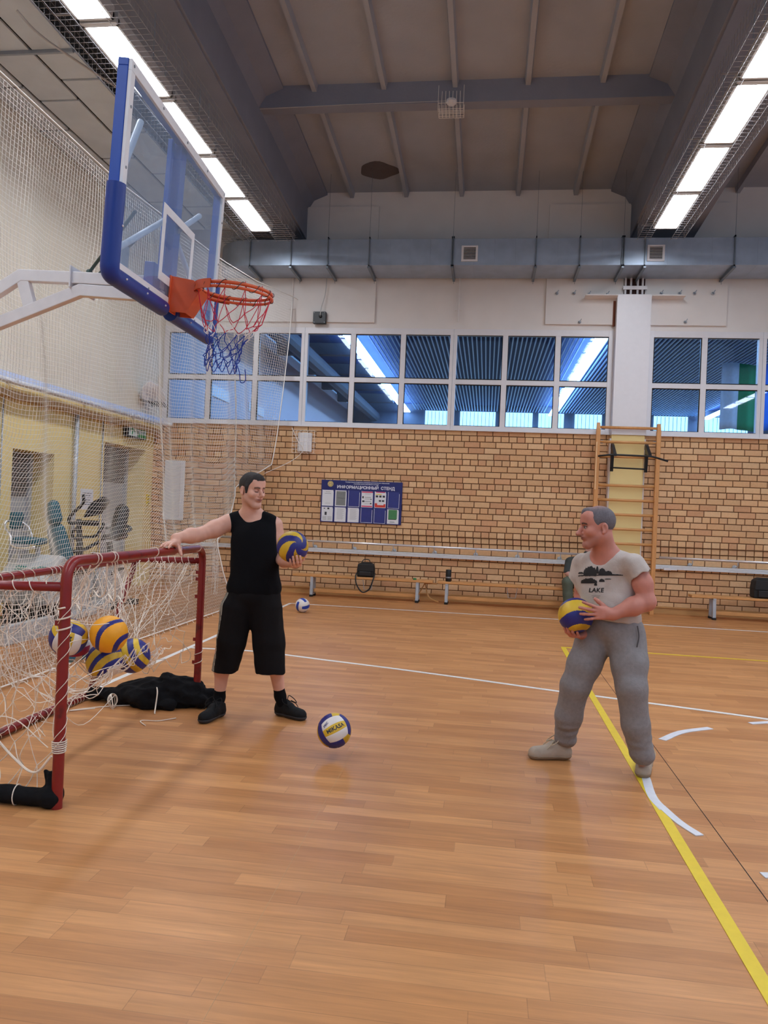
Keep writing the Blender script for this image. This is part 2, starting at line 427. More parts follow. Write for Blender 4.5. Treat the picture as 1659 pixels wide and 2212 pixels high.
# windows between the halls
def window(name, x0, x1, mull, thick=()):
    z0, z1, zm = 3.02, 4.79, 3.86
    r = sroot(name, ((x0+x1)/2, YW+.1, z0)); f = MB(); y0, y1 = YW-.02, YW+.1
    f.bx(x0, x1, y0, y1, z0, z0+.07); f.bx(x0, x1, y0, y1, z1-.11, z1); f.bx(x0, x0+.09, y0-.002, y1+.002, z0-.001, z1+.001); f.bx(x1-.1, x1, y0-.002, y1+.002, z0-.001, z1+.001)
    f.bx(x0, x1, y0+.004, y1, zm-.042, zm+.042)
    for x in mull:
        w = .06 if x in thick else .045
        f.bx(x-w, x+w, y0+.002, y1, z0, z1)
        if x in thick: f.bx(x-.004, x+.004, y0-.001, y1, z0, z1, 1)
    xs = [x0+.05]+list(mull)+[x1-.05]
    for a, c in zip(xs[:-1], xs[1:]):
        for za, zb in ((z0+.05, zm-.03), (zm+.03, z1-.09)):
            for q in (a+.045, c-.045): f.bx(q-.012, q+.012, y0+.02, y0+.05, za, zb, 2)
            f.bx(a, c, y0+.02, y0+.05, za+.0, za+.03, 2); f.bx(a, c, y0+.02, y0+.05, zb-.025, zb, 2)
    f.build('window_frame', [M_pvc, M_grey, M_rubber], r, bevel=.004)
    g = MB(); g.bx(x0+.03, x1-.03, YW+.045, YW+.051, z0+.03, z1-.05)
    g.build('window_panes', M_glass, r)
    return r
window('window_1', -6.03, 2.045, [-5.16, -4.28, -3.38, -2.49, -1.59, -.70, .20, 1.10], (-3.38, -.70))
window('window_2', 2.60, 9.3, [3.52, 4.45, 5.35, 6.25, 7.15, 8.05], (4.45, 7.15))
b = MB(); b.bx(-6.03, 2.04, YW-.06, YW+.02, 3.0, 3.022); b.bx(2.6, 9.3, YW-.06, YW+.02, 3.0, 3.022)
struct(b.build('trim_2', M_pvc))

# left wall: a deeper lower part with two door niches, the upper part overhangs it
b = MB()
segs = [(-3, 9.28), (10.25, 11.68), (13.19, 13.7)]
for y0, y1 in segs: b.bx(XL-.5, XL, y0, y1, 0, 2.9)
b.bx(XL-.5, XL, 9.28, 10.25, 2.14, 2.9); b.bx(XL-.5, XL, 11.68, 13.19, 2.46, 2.9)
struct(b.build('wall_left', M_yellow))
b = MB(); b.bx(XU-.6, XU, -3, 13.7, 2.9, 8.2)
struct(b.build('wall_left_upper', M_cream))
b = MB(); b.bx(XU-.02, XU+.035, -3, YW, 3.0, 3.07); b.bx(XU-.3, XU+.004, -3, YW, 2.78, 2.9, 1); b.bx(XU-.3, XU+.012, -3, YW, 2.86, 2.92, 2)
struct(b.build('trim_3', [mat('blue_lit_ledge', (196, 206, 232), .5), M_soffit, M_yellow]))  # ledge is white trim with its bluish light put into the colour
M_door = mat('grey_white_door', (176, 178, 184), .5, var=.03); M_blind = mat('grey_slat_grille', (112, 104, 104), .6)
for n, (y0, y1, zt) in enumerate(((9.28, 10.25, 2.14), (11.68, 13.19, 2.46))):
    r = sroot('door_%d' % (n+1), (XL-.34, (y0+y1)/2, 0))
    d = MB(); d.bx(XL-.5, XL-.36, y0, y1, 0, zt); d.bx(XL-.36, XL-.32, y1-.07, y1, 0, zt); d.bx(XL-.36, XL-.32, y0, y0+.05, 0, zt)
    d.build('door_leaf', M_door, r, bevel=.004)
    d = MB(); zz = zt-.62
    while zz < zt-.04: d.bx(XL-.358, XL-.345, y0+.06, y1-.09, zz, zz+.022); zz += .034
    d.build('grille', M_blind, r)
    d = MB(); d.cyl((XL-.34, y1-.14, 1.02), (XL-.28, y1-.14, 1.02), .01, 8); d.cyl((XL-.28, y1-.14, 1.02), (XL-.28, y1-.26, 1.02), .01, 8)
    d.build('door_handle', M_chrome, r)

# ceiling: sloping slab with thin ribs, cross ribs and deep beams
def zs(y): return 7.22+.07*(YW-y)
b = MB()
def slope_box(x0, x1, y0, y1, zb, zt, mi=0):
    """box whose top and bottom follow the roof; zb and zt are heights below the slab"""
    b.add([(x, y, zs(y)-d) for x in (x0, x1) for y in (y0, y1) for d in (zb, zt)], [(0, 1, 3, 2), (4, 6, 7, 5), (0, 4, 5, 1), (2, 3, 7, 6), (0, 2, 6, 4), (1, 5, 7, 3)], mi)
slope_box(-6.6, XR, -3, 13.8, -.15, 0)
struct(b.build('ceiling', M_slab))
b = MB()
for x in [-2.63+.98*i for i in range(5)]+[3.95+.98*i for i in range(5)]:
    for y0, y1 in ((-3, 4.3), (4.5, 10.45), (10.63, YW)):
        b.add([(x+s*w, y, zs(y)-d) for y in (y0, y1) for s, w, d in ((-1, .05, 0), (-1, .032, .10), (1, .032, .10), (1, .05, 0))],
              [(0, 1, 2, 3), (7, 6, 5, 4), (0, 4, 5, 1), (1, 5, 6, 2), (2, 6, 7, 3), (3, 7, 4, 0)])
struct(b.build('ceiling_rib', M_slab))
b = MB()
for x0, x1 in ((-3.42, 2.23), (3.24, 8.9)):
    for y in (4.3, 10.43): b.bx(x0, x1, y, y+.2, 7.13+.07*(10.5-y), zs(y)+.1)
struct(b.build('ceiling_cross_rib', M_concrete))
b = MB()
for x0, x1 in ((-4.40, -3.42), (2.22, 3.26), (8.9, XR)):
    slope_box(x0, x1, -3, YW+.1, .86, -.05)
    slope_box(x0+.04, x1-.04, -3, YW+.1, .88, .8)
    for xa, s in ((x0, -1), (x1, 1)):
        if xa >= XR: continue
        b.add([q for y in (-3, YW+.02) for q in ((xa, y, zs(y)-.30), (xa, y, zs(y)+.02), (xa+s*.34, y, zs(y)+.02), (xa+s*.34, y, zs(y)-.04), (xa+s*.10, y, zs(y)-.14))],
              [(0, 1, 2, 3, 4), (9, 8, 7, 6, 5), (0, 5, 6, 1), (2, 7, 8, 3), (3, 8, 9, 4), (4, 9, 5, 0)])
struct(b.build('ceiling_beam', M_concrete))
b = MB()      # damp stain on the slab
cs = np.array([-2.05, 12.75]); pts = [cs+np.array([.33*math.cos(a)*(1+.12*math.sin(3*a+1)), .27*math.sin(a)*(1+.1*math.cos(4*a))]) for a in np.linspace(0, 2*PI, 28)[:-1]]
b.prism([(p[0], p[1], zs(p[1])-.004) for p in pts], (0, 0, .003))
tag(b.build('ceiling_stain', M_stain), 'dark round damp stain on the concrete ceiling', 'stain')
# acoustic boards over the left aisle
b = MB()
xb = [-4.57, -5.06, -5.58, -6.03]
cuts = [[3.1, 4.3, 5.5, 6.7, 7.66, 8.18, 9.4, 10.6, 11.8, 12.8], [2.6, 4.1, 5.6, 7.1, 8.6, 10.1, 11.6, 12.8], [3.3, 5.3, 6.9, 8.3, 9.3, 11.0, 12.8]]
for i in range(3):
    cc = [-3]+cuts[i]
    for y0, y1 in zip(cc[:-1], cc[1:]): b.bx(xb[i+1]+.025, xb[i]-.012, y0+.02, y1-.02, 6.3, 6.33)
struct(b.build('ceiling_panels_left', M_panel, bevel=.006))
b = MB(); b.bx(-6.03, -4.6, -3, 12.85, 6.36, 6.37)
for i in range(3):
    for y in cuts[i][:-1]:
        b.bx(xb[i+1]+.03, xb[i]-.02, y-.012, y+.012, 6.305, 6.33, 1)
struct(b.build('ceiling_panel_grid', [M_dark, M_grey]))
b = MB(); b.bx(-6.03, -4.57, 7.60, 7.63, 6.262, 6.30); struct(b.build('ceiling_rail', M_grey))

# ------------------------------------------------------------------ the hall beyond the glass
b = MB(); b.bx(-6.4, -6.17, 13.8, 33.2, -0.0, 6.2)
M_w2 = mat('far_hall_wall', (212, 200, 208), .8, var=.03)
struct(b.build('wall_beyond_left', M_w2))
b = MB(); b.bx(-6.2, 12, 33.0, 33.2, 0, 8.2); struct(b.build('wall_beyond_end', mat('far_hall_end_wall', (96, 104, 124), .8)))
b = MB(); b.bx(11.8, 12, 13.8, 33, 0, 8); struct(b.build('wall_beyond_right', M_w2))
b = MB(); b.bx(-6.2, 12, 13.8, 33, -.1, 0); struct(b.build('floor_beyond', M_floor))
b = MB(); b.bx(-6.2, 12, 13.8, 33, 6.28, 6.4); struct(b.build('ceiling_beyond', mat('dark_blue_ceiling', (30, 52, 100), .9)))
b = MB()
x = -3.2
while x < 11.8:
    if abs(x-2.5) > .2 and abs(x-8.6) > .2 and abs(x+3.6) > .3: b.bx(x-.017, x+.017, 14.6, 32.9, 6.02, 6.06)
    x += .115
struct(b.build('ceiling_slats_beyond', mat('pale_blue_ceiling_slats', (168, 198, 236), .5)))
b = MB()
for y in (15.4, 18.4, 21.4, 24.4, 27.4, 30.4): b.bx(-6.2, -3.9, y, y+.25, 5.95, 6.28)
b.tube([(-5.0, 14, 5.7), (-5.0, 33, 5.7)], .22, 12)
struct(b.build('ceiling_beams_beyond', mat('dim_grey_beams', (92, 96, 108), .8)))
for i, (x0, x1) in enumerate(((-2.8, -1.62), (-1.3, .2), (.5, 1.75), (2.0, 3.05), (3.5, 4.6), (5.0, 6.4), (6.7, 8.05), (8.6, 10.4))):
    r = sroot('window_%d' % (i+3), ((x0+x1)/2, 32.95, 3.6))
    g = MB(); g.bx(x0, x1, 32.93, 32.96, 3.6, 6.0); g.build('bright_pane', M_day, r)
    g = MB(); k = x0+.12
    while k < x1-.05: g.bx(k-.008, k+.008, 32.90, 32.93, 3.6, 5.98); k += .16
    g.build('blind_slats', mat('pale_blind_slat_%d' % i, (150, 214, 232), .6), r)
for k, X in enumerate((-3.6, 2.55, 8.7)):
    for i in range(14):
        y = 14.6+i*1.31
        if y > 32: break
        l = tag(MB().bx(X-.15, X+.15, y, y+1.24, 5.9, 5.93).build('strip_lamp', M_lamp2), '%s lit strip lamp from the glass in the %s row of the hall beyond' % (['first', 'second', 'third', 'fourth', 'fifth', 'sixth', 'seventh', 'eighth', 'ninth', 'tenth', 'eleventh', 'twelfth', 'thirteenth', 'fourteenth'][i], ['left', 'middle', 'right'][k]), 'lamp', 'strip lamps in the hall beyond the glass')
# flag hanging in the far hall: white, green and blue upright bands
def flag(x0, Y, w, z0, z1, bands):
    b = MB(); n = 40
    for bi, (a, c) in enumerate(bands):
        m = max(4, int(n*(c-a))); vs = []; fs = []
        for i in range(m+1):
            t = a+(c-a)*i/m
            for j in range(9):
                z = z0+(z1-z0)*j/8; vs.append((x0+w*t, Y+.05*math.sin(t*26)*(1-.5*j/8), z+.03*math.sin(t*9)))
        for i in range(m):
            for j in range(8): fs.append((i*9+j, (i+1)*9+j, (i+1)*9+j+1, i*9+j+1))
        b.add(vs, fs, bi)
    return b
fo = flag(6.21, 22, 1.67, 4.18, 5.99, ((0, .28), (.28, .6), (.6, 1.0))).build('hanging_flag', [mat('flag_white', (220, 224, 236), .8), mat('flag_green', (20, 150, 90), .8), mat('flag_blue', (20, 110, 214), .8)], smooth=True)
sd = fo.modifiers.new('cloth', 'SOLIDIFY'); sd.thickness = .004
tag(fo, 'white, green and blue striped flag hanging in the hall beyond the glass', 'flag')
for i, (y0, y1, z0, z1) in enumerate(((16.3, 17.5, 3.95, 4.2), (19.0, 20.3, 3.98, 4.2), (22.5, 23.6, 3.98, 4.2))):
    tag(MB().bx(-6.17, -6.14, y0, y1, z0, z1).build('reflection_patch', M_white), 'small white light-reflection patch on the side wall beyond the glass, %s from the net' % ['first', 'second', 'third'][i], 'panel', 'white reflection patches beyond the glass')  # thin white blocks stand in for light reflections on the far-hall wall

# ------------------------------------------------------------------ floor markings
def strip(pts, w, z=.002):
    b = MB(); p = np.array(pts, float); t = np.gradient(p, axis=0); t /= np.linalg.norm(t, axis=1)[:, None]; nrm = np.stack([-t[:, 1], t[:, 0]], 1)
    a = p+nrm*w/2; c = p-nrm*w/2; k = len(p)
    vs = [(*q, z) for q in a]+[(*q, z) for q in c]+[(*q, .0004) for q in a]+[(*q, .0004) for q in c]
    fs = [(i, i+1, k+i+1, k+i) for i in range(k-1)]+[(2*k+i, i, k+i, 3*k+i)[::-1] for i in (0, k-1)]
    fs += [(2*k+i, 2*k+i+1, i+1, i) for i in range(k-1)]+[(k+i, k+i+1, 3*k+i+1, 3*k+i) for i in range(k-1)]
    return b.add(vs, fs)
tag(strip([(-3.04, -1), (-3.04, 11.95)], .05).build('court_line', M_linew), 'white side line running along the net towards the brick wall', 'floor line')
tag(strip([(-3.04, 11.93), (9.3, 11.86)], .05, .0024).build('court_line', M_linew), 'thin white line across the floor in front of the benches', 'floor line')
arc = bez([(*q, 0) for q in ((-3.01, 7.72), (-2.33, 7.76), (-1.54, 7.56), (-.78, 7.36), (0, 7.12), (.66, 6.9), (1.16, 6.76), (2.27, 6.42), (3.4, 5.95), (4.6, 5.3))], 8)
tag(strip([q[:2] for q in arc], .05, .0028).build('court_line', M_linew), 'long slightly curved white line crossing the floor behind both men', 'floor line')
tag(strip([(.965, 9.3), (.975, -1)], .056, .0032).build('court_line', M_liney), 'thick yellow line running towards the camera past the man in grey', 'floor line')
tag(strip([(.94, 9.3), (9.3, 9.12)], .045, .0036).build('court_line', M_liney), 'thin yellow line across the floor right of the man in grey', 'floor line')
struct(strip([(1.19, 9.0), (1.19, -1)], .004, .0012).build('floor_seam', M_dark))
struct(strip([(-.78, 7.0), (-.74, -1)], .0012, .001).build('floor_seam', M_soffit))
def tape(pts, w, label, z=.0045): tag(strip([q[:2] for q in bez([(*q, 0) for q in pts], 6)], w, z).build('tape_strip', M_tape), label, 'tape', 'white tape strips on the floor')
tape(((1.0, 4.72), (.97, 4.4), (.99, 4.2)), .05, 'straight white tape strip leading from the beige shoe on the yellow line', .0045)
tape(((.985, 4.26), (1.03, 4.05), (1.09, 3.9)), .045, 'curved white tape strip bending off the yellow line', .0052)
tape(((1.28, 5.57), (1.47, 5.82), (1.72, 6.0)), .055, 'short curved white tape strip right of the man in grey')
tape(((2.08, 6.24), (2.3, 6.34), (2.6, 6.42)), .05, 'white tape strip cut by the right edge of the photo, just below the white line')
tape(((1.25, 3.52), (1.5, 3.56), (1.7, 3.55)), .05, 'white tape strip whose tip shows low at the right edge of the photo')

# ================================================================== CEILING THINGS
ORD = ['first', 'second', 'third', 'fourth', 'fifth', 'sixth', 'seventh', 'eighth', 'ninth', 'tenth', 'eleventh', 'twelfth', 'thirteenth', 'fourteenth']
def lamp(X, y, label):
    r = thing('strip_lamp', label, 'lamp', (X, y, 5.87), 'ceiling strip lamps')
    b = MB(); b.bx(X-.18, X+.18, y-.62, y+.62, 5.96, 6.02); b.bx(X-.18, X-.155, y-.62, y+.62, 5.9, 5.96); b.bx(X+.155, X+.18, y-.62, y+.62, 5.9, 5.96)
    b.bx(X-.18, X+.18, y-.655, y-.59, 5.9, 5.96); b.bx(X-.18, X+.18, y+.59, y+.62, 5.9, 5.96)
    b.build('lamp_housing', M_lampbox, r, bevel=.003)
    x0, y0 = .153, .588; x1, y1 = .135, .555
    MB().add([(X+a*x0, y+c*y0, 5.93) for a, c in ((-1, -1), (1, -1), (1, 1), (-1, 1))]+[(X+a*x1, y+c*y1, 5.893) for a, c in ((-1, -1), (1, -1), (1, 1), (-1, 1))], [(0, 1, 2, 3), (7, 6, 5, 4), (0, 4, 5, 1), (1, 5, 6, 2), (2, 6, 7, 3), (3, 7, 4, 0)]).build('diffuser', M_lamp, r)
    for dy in (-.5, .5): MB().cyl((X, y+dy, 6.02), (X, y+dy, zs(y+dy)-(.84 if X < 5 else .0)), .006, 6).build('hanger', M_grey, r)
    return r
for X, side in ((-3.74, 'left'), (2.45, 'right'), (8.6, None)):
    for i in range(11):
        y = 11.2-1.31*i
        if y < -2: break
        if side and i < 5: lb = '%s lit strip lamp from the duct in the %s row' % (ORD[i].capitalize(), side)
        elif side: lb = '%s lit strip lamp from the duct in the %s row, beyond the photo\'s top edge' % (ORD[i].capitalize(), side)
        else: lb = '%s lit strip lamp in the third row beyond the photo\'s right edge' % ORD[i].capitalize()
        lamp(X, y, lb)
def cage(X, w0, w1, label):
    b = MB(); r_ = .0028; y0, y1 = -1.5, 12.15; z0, z1 = 5.86, 6.12
    for x in (X-w0, X-w0+.1, X-.155, X+.155, X+w1-.1, X+w1): b.tube([(x, y0, z0), (x, y1, z0)], r_*1.3, 4)
    for x in (X-w0, X+w1):
        for z in (z0+.09, z0+.18, z1): b.tube([(x, y0, z), (x, y1, z)], r_, 4)
    y = y0
    while y <= y1+.01:
        b.tube([(X-w0, y, z1), (X-w0, y, z0), (X-.15, y, z0)], r_, 4); b.tube([(X+.15, y, z0), (X+w1, y, z0), (X+w1, y, z1)], r_, 4); y += .085
    y = y0+.2
    while y < y1: b.bx(X-w0-.005, X-.15, y, y+.02, 5.955, 5.965); y += 1.31
    tag(b.build('lamp_guard', M_cagewire), label, 'wire guard')
cage(-3.74, .40, .46, 'long wire mesh guard around the left row of strip lamps')
cage(2.45, .34, .34, 'long wire mesh guard around the right row of strip lamps')
# wire mesh at the far end of the left row, above the duct elbow
b = MB()
for i in range(16): b.tube([(-4.75+.085*i, 12.15, 6.14), (-4.75+.085*i, 13.3, 6.14)], .004, 4)
for i in range(14): b.tube([(-4.8, 12.15+.085*i, 6.14), (-3.4, 12.15+.085*i, 6.14)], .004, 4)
tag(b.build('wire_mesh', M_cagewire), 'flat wire mesh above the bend of the duct', 'wire mesh')
b = MB(); b.tube(bez([(-4.75, 6.9, 6.25), (-4.62, 7.05, 6.12), (-4.45, 7.35, 6.06), (-4.2, 8.2, 6.1)], 10), .012, 8)
tag(b.build('hanging_cable', M_lampbox), 'loose white cable looping beside the left row of lamps', 'cable')

# smoke detector in a wire basket
p = P(975, 226, 10.38); r = thing('smoke_detector', 'round smoke detector under the ceiling rib in a white wire basket', 'smoke detector', p)
b = MB().lathe([(.02, .07), (.07, .06), (.075, .03), (.05, 0), (.02, -.01)], p, n=20); b.build('detector_body', M_white, r, smooth=True, autosmooth=True)
b = MB(); a = .17; x, y, z = p
for dx in np.linspace(-a, a, 8): b.tube([(x+dx, y-a*.7, z+.12), (x+dx, y-a*.7, z-.12), (x+dx, y+a*.7, z-.12), (x+dx, y+a*.7, z+.12)], .003, 4)
for dz in (-.12, -.04): b.tube([(x-a, y-a*.7, z+dz), (x+a, y-a*.7, z+dz), (x+a, y+a*.7, z+dz), (x-a, y+a*.7, z+dz)], .003, 4, True)
for dy in (-.07, 0, .07): b.tube([(x-a, y+dy, z-.12), (x+a, y+dy, z-.12)], .003, 4)
for sx in (-1, 1): b.tube([(x+sx*a, y-a*.7, z+.12), (x+sx*a, y-a*.7, z+.2)], .003, 4)
b.build('wire_basket', M_netw, r)
b = MB().tube(bez([(x, y+.05, z+.08), (-2, 10.42, 7.14), (-3.4, 10.42, 7.11)], 8), .004, 5); b.build('wire', M_lampbox, r)

# galvanised air duct
r = thing('air_duct', 'galvanised steel air duct along the top of the far wall', 'air duct', (2.5, 13, 5.66))
def ddisp(x): return .006*math.sin(x*2.1)
fl = [-4.21, -3.49, -2.85, -2.14, -.74, .62, 1.32, 2.0, 2.34, 3.71, 5.2, 6.7, 8.2]
ds = [0]
for a, c in zip(fl, fl[1:]+[XR]):
    b = MB(); ins = .0
    b.bx(a, c, 12.72, YW-.06, 5.66, 6.10)
    k = a+.35
    while k < c-.2: b.bx(k-.003, k+.003, 12.718, YW-.06, 5.658, 6.101); k += .34
    b.build('duct_section', M_galv, r, bevel=.004)
b = MB(); n = 14; vs = []
for i in range(n+1):
    t = PI/2*i/n
    for z in (5.66, 6.10): vs.append((-4.21-.72*math.sin(t), YW-.06-.72*math.cos(t), z))
m = len(vs); b.add(vs+[(-4.21, YW-.06, 5.66), (-4.21, YW-.06, 6.10)], [(2*i, 2*i+2, 2*i+3, 2*i+1) for i in range(n)]+[tuple([2*i for i in range(n+1)]+[m])[::-1], tuple([2*i+1 for i in range(n+1)]+[m+1])])
b.build('duct_bend', M_galv, r)
for x in fl:
    b = MB(); w = .018
    for q in ((-w-.006, -.006), (.006, w+.006)) if x in (-.74, 2.0) else ((-w/2, w/2),):
        b.bx(x+q[0], x+q[1], 12.69, 12.72, 5.63, 6.13); b.bx(x+q[0], x+q[1], 12.69, YW-.06, 5.63, 5.66); b.bx(x+q[0], x+q[1], 12.69, YW-.06, 6.1, 6.13)
    b.bx(x-.02, x+.02, 12.68, 13.44, 5.605, 5.63); b.cyl((x, 12.70, 5.6), (x, 12.70, 7.2), .0028, 6); b.cyl((x, 13.38, 5.55), (x, 13.38, 5.64), .004, 6)
    b.build('duct_flange', M_galvd, r)
for x in (-.46, 2.51):
    b = MB(); z = 5.85; b.bx(x-.135, x+.135, 12.70, 12.72, z+.10, z+.13); b.bx(x-.135, x+.135, 12.70, 12.72, z-.13, z-.10)
    b.bx(x-.135, x-.10, 12.70, 12.72, z-.1, z+.1); b.bx(x+.10, x+.135, 12.70, 12.72, z-.1, z+.1); b.bx(x-.1, x+.1, 12.712, 12.718, z-.1, z+.1, 1)
    for k in range(8): b.box((x, 12.708, z-.085+k*.024), (.2, .014, .006), [[1, 0, 0], [0, .8, -.6], [0, .6, .8]])
    b.build('vent_grille', [M_pvc, M_dark], r, bevel=.0015)

# small pipes above the pillar
b = MB()
for dx in (-.13, -.04, .07, .15): b.cyl((2.3+dx, YW-.1, 5.36), (2.3+dx, YW-.1, 5.66), .018, 8)
b.bx(2.13, 2.52, YW-.135, YW-.11, 5.46, 5.52); b.bx(2.15, 2.5, YW-.055, YW-.04, 5.3, 5.66, 1)
tag(b.build('pipe_bundle', [M_pvc, mat('dark_recess', (70, 44, 40), .9)]), 'four short white pipes between the duct and the top of the pillar', 'pipes')
for k, (px, py) in enumerate([(1203, 634), (1240, 634), (1272, 636), (1312, 636), (1428, 634), (1468, 634), (1500, 634), (1540, 634), (1252, 696), (1480, 696)]):
    q = P(px, py, YW-.06); b = MB(); b.cyl(q, q+(.0, -.05, .0), .012, 8); b.lathe([(.026, 0), (.026, .006), (.012, .012)], q+(.0, .0, .0), (0, -1, 0), 10)
    b.tube([q+(.0, -.04, 0), q+(.025, -.05, .045)], .006, 6)
    if k < 8: lb = '%s steel wall bolt from the left in the upper row beside the pillar' % ORD[k].capitalize()
    else: lb = 'Steel wall bolt low on the %s of the pillar, just above the window' % ('left' if k == 8 else 'right')
    tag(b.build('wall_bolt', M_grey), lb, 'bolt', 'steel bolts on the plaster beside the pillar')
# black siren box with its cable
q = P(691, 687, YW-.1); r = thing('alarm_box', 'small black box on the plaster above the window, hanging from a white cable', 'electrical box', (q[0], q[1], q[2]-.11))
b = MB().box(q, (.23, .09, .21)); b.build('box_body', M_black, r, bevel=.006)
b = MB()
for sx in (-.095, .095):
    for sz in (-.085, .085): b.lathe([(.009, 0), (.009, .006), (.003, .008)], q+(sx, -.045, sz), (0, -1, 0), 8)
b.build('screws', M_grey, r)
b = MB().lathe([(.03, 0), (.028, .02), (.01, .03)], q+(.02, -.045, .02), (0, -1, 0), 12); b.build('socket', M_blackm, r)
b = MB().tube(bez([q+(.02, -.07, .03), q+(.035, -.06, .18), q+(.085, -.03, .42), q+(.10, -.02, .70)], 8), .008, 6); b.build('cable', M_lampbox, r)

# ================================================================== FAR WALL THINGS
# wall lamp behind a wire guard
q = P(657, 955, YW-.08); r = thing('wall_speaker', 'white boxy speaker on the brick wall inside a wire guard', 'speaker', (q[0], q[1], q[2]-.2))
b = MB(); prof = [(-.13, 0), (-.13, -.05), (-.08, -.10), (0, -.115), (.08, -.10), (.13, -.05), (.13, 0)]
b.prism([(q[0]+a, q[1]+.08+c, q[2]-.17) for a, c in prof], (0, 0, .34)); b.build('speaker_body', M_white, r, bevel=.006)
b = MB()
for i in range(7): b.tube([(q[0]-.2+.4*i/6, q[1]+.08, q[2]-.2), (q[0]-.2+.4*i/6, q[1]-.07, q[2]-.2), (q[0]-.2+.4*i/6, q[1]-.07, q[2]+.2), (q[0]-.2+.4*i/6, q[1]+.08, q[2]+.2)], .003, 5)
for i in range(7): b.tube([(q[0]-.2, q[1]+.08, q[2]-.2+.4*i/6), (q[0]-.2, q[1]-.07, q[2]-.2+.4*i/6), (q[0]+.2, q[1]-.07, q[2]-.2+.4*i/6), (q[0]+.2, q[1]+.08, q[2]-.2+.4*i/6)], .003, 5)
b.build('wire_guard', M_netw, r)
# tall white board behind the net
r = thing('wall_board', 'tall narrow white board screwed to the brick wall behind the net', 'board', (-5.72, YW-.02, 1.22))
b = MB(); b.bx(-5.92, -5.53, YW-.03, YW-.001, 1.21, 2.31); b.build('board', M_white, r, bevel=.01)
b = MB(); b.tube([(-5.60, YW-.035, 1.25), (-5.60, YW-.035, 2.28)], .012, 8); b.build('edge_strip', M_pvc, r)
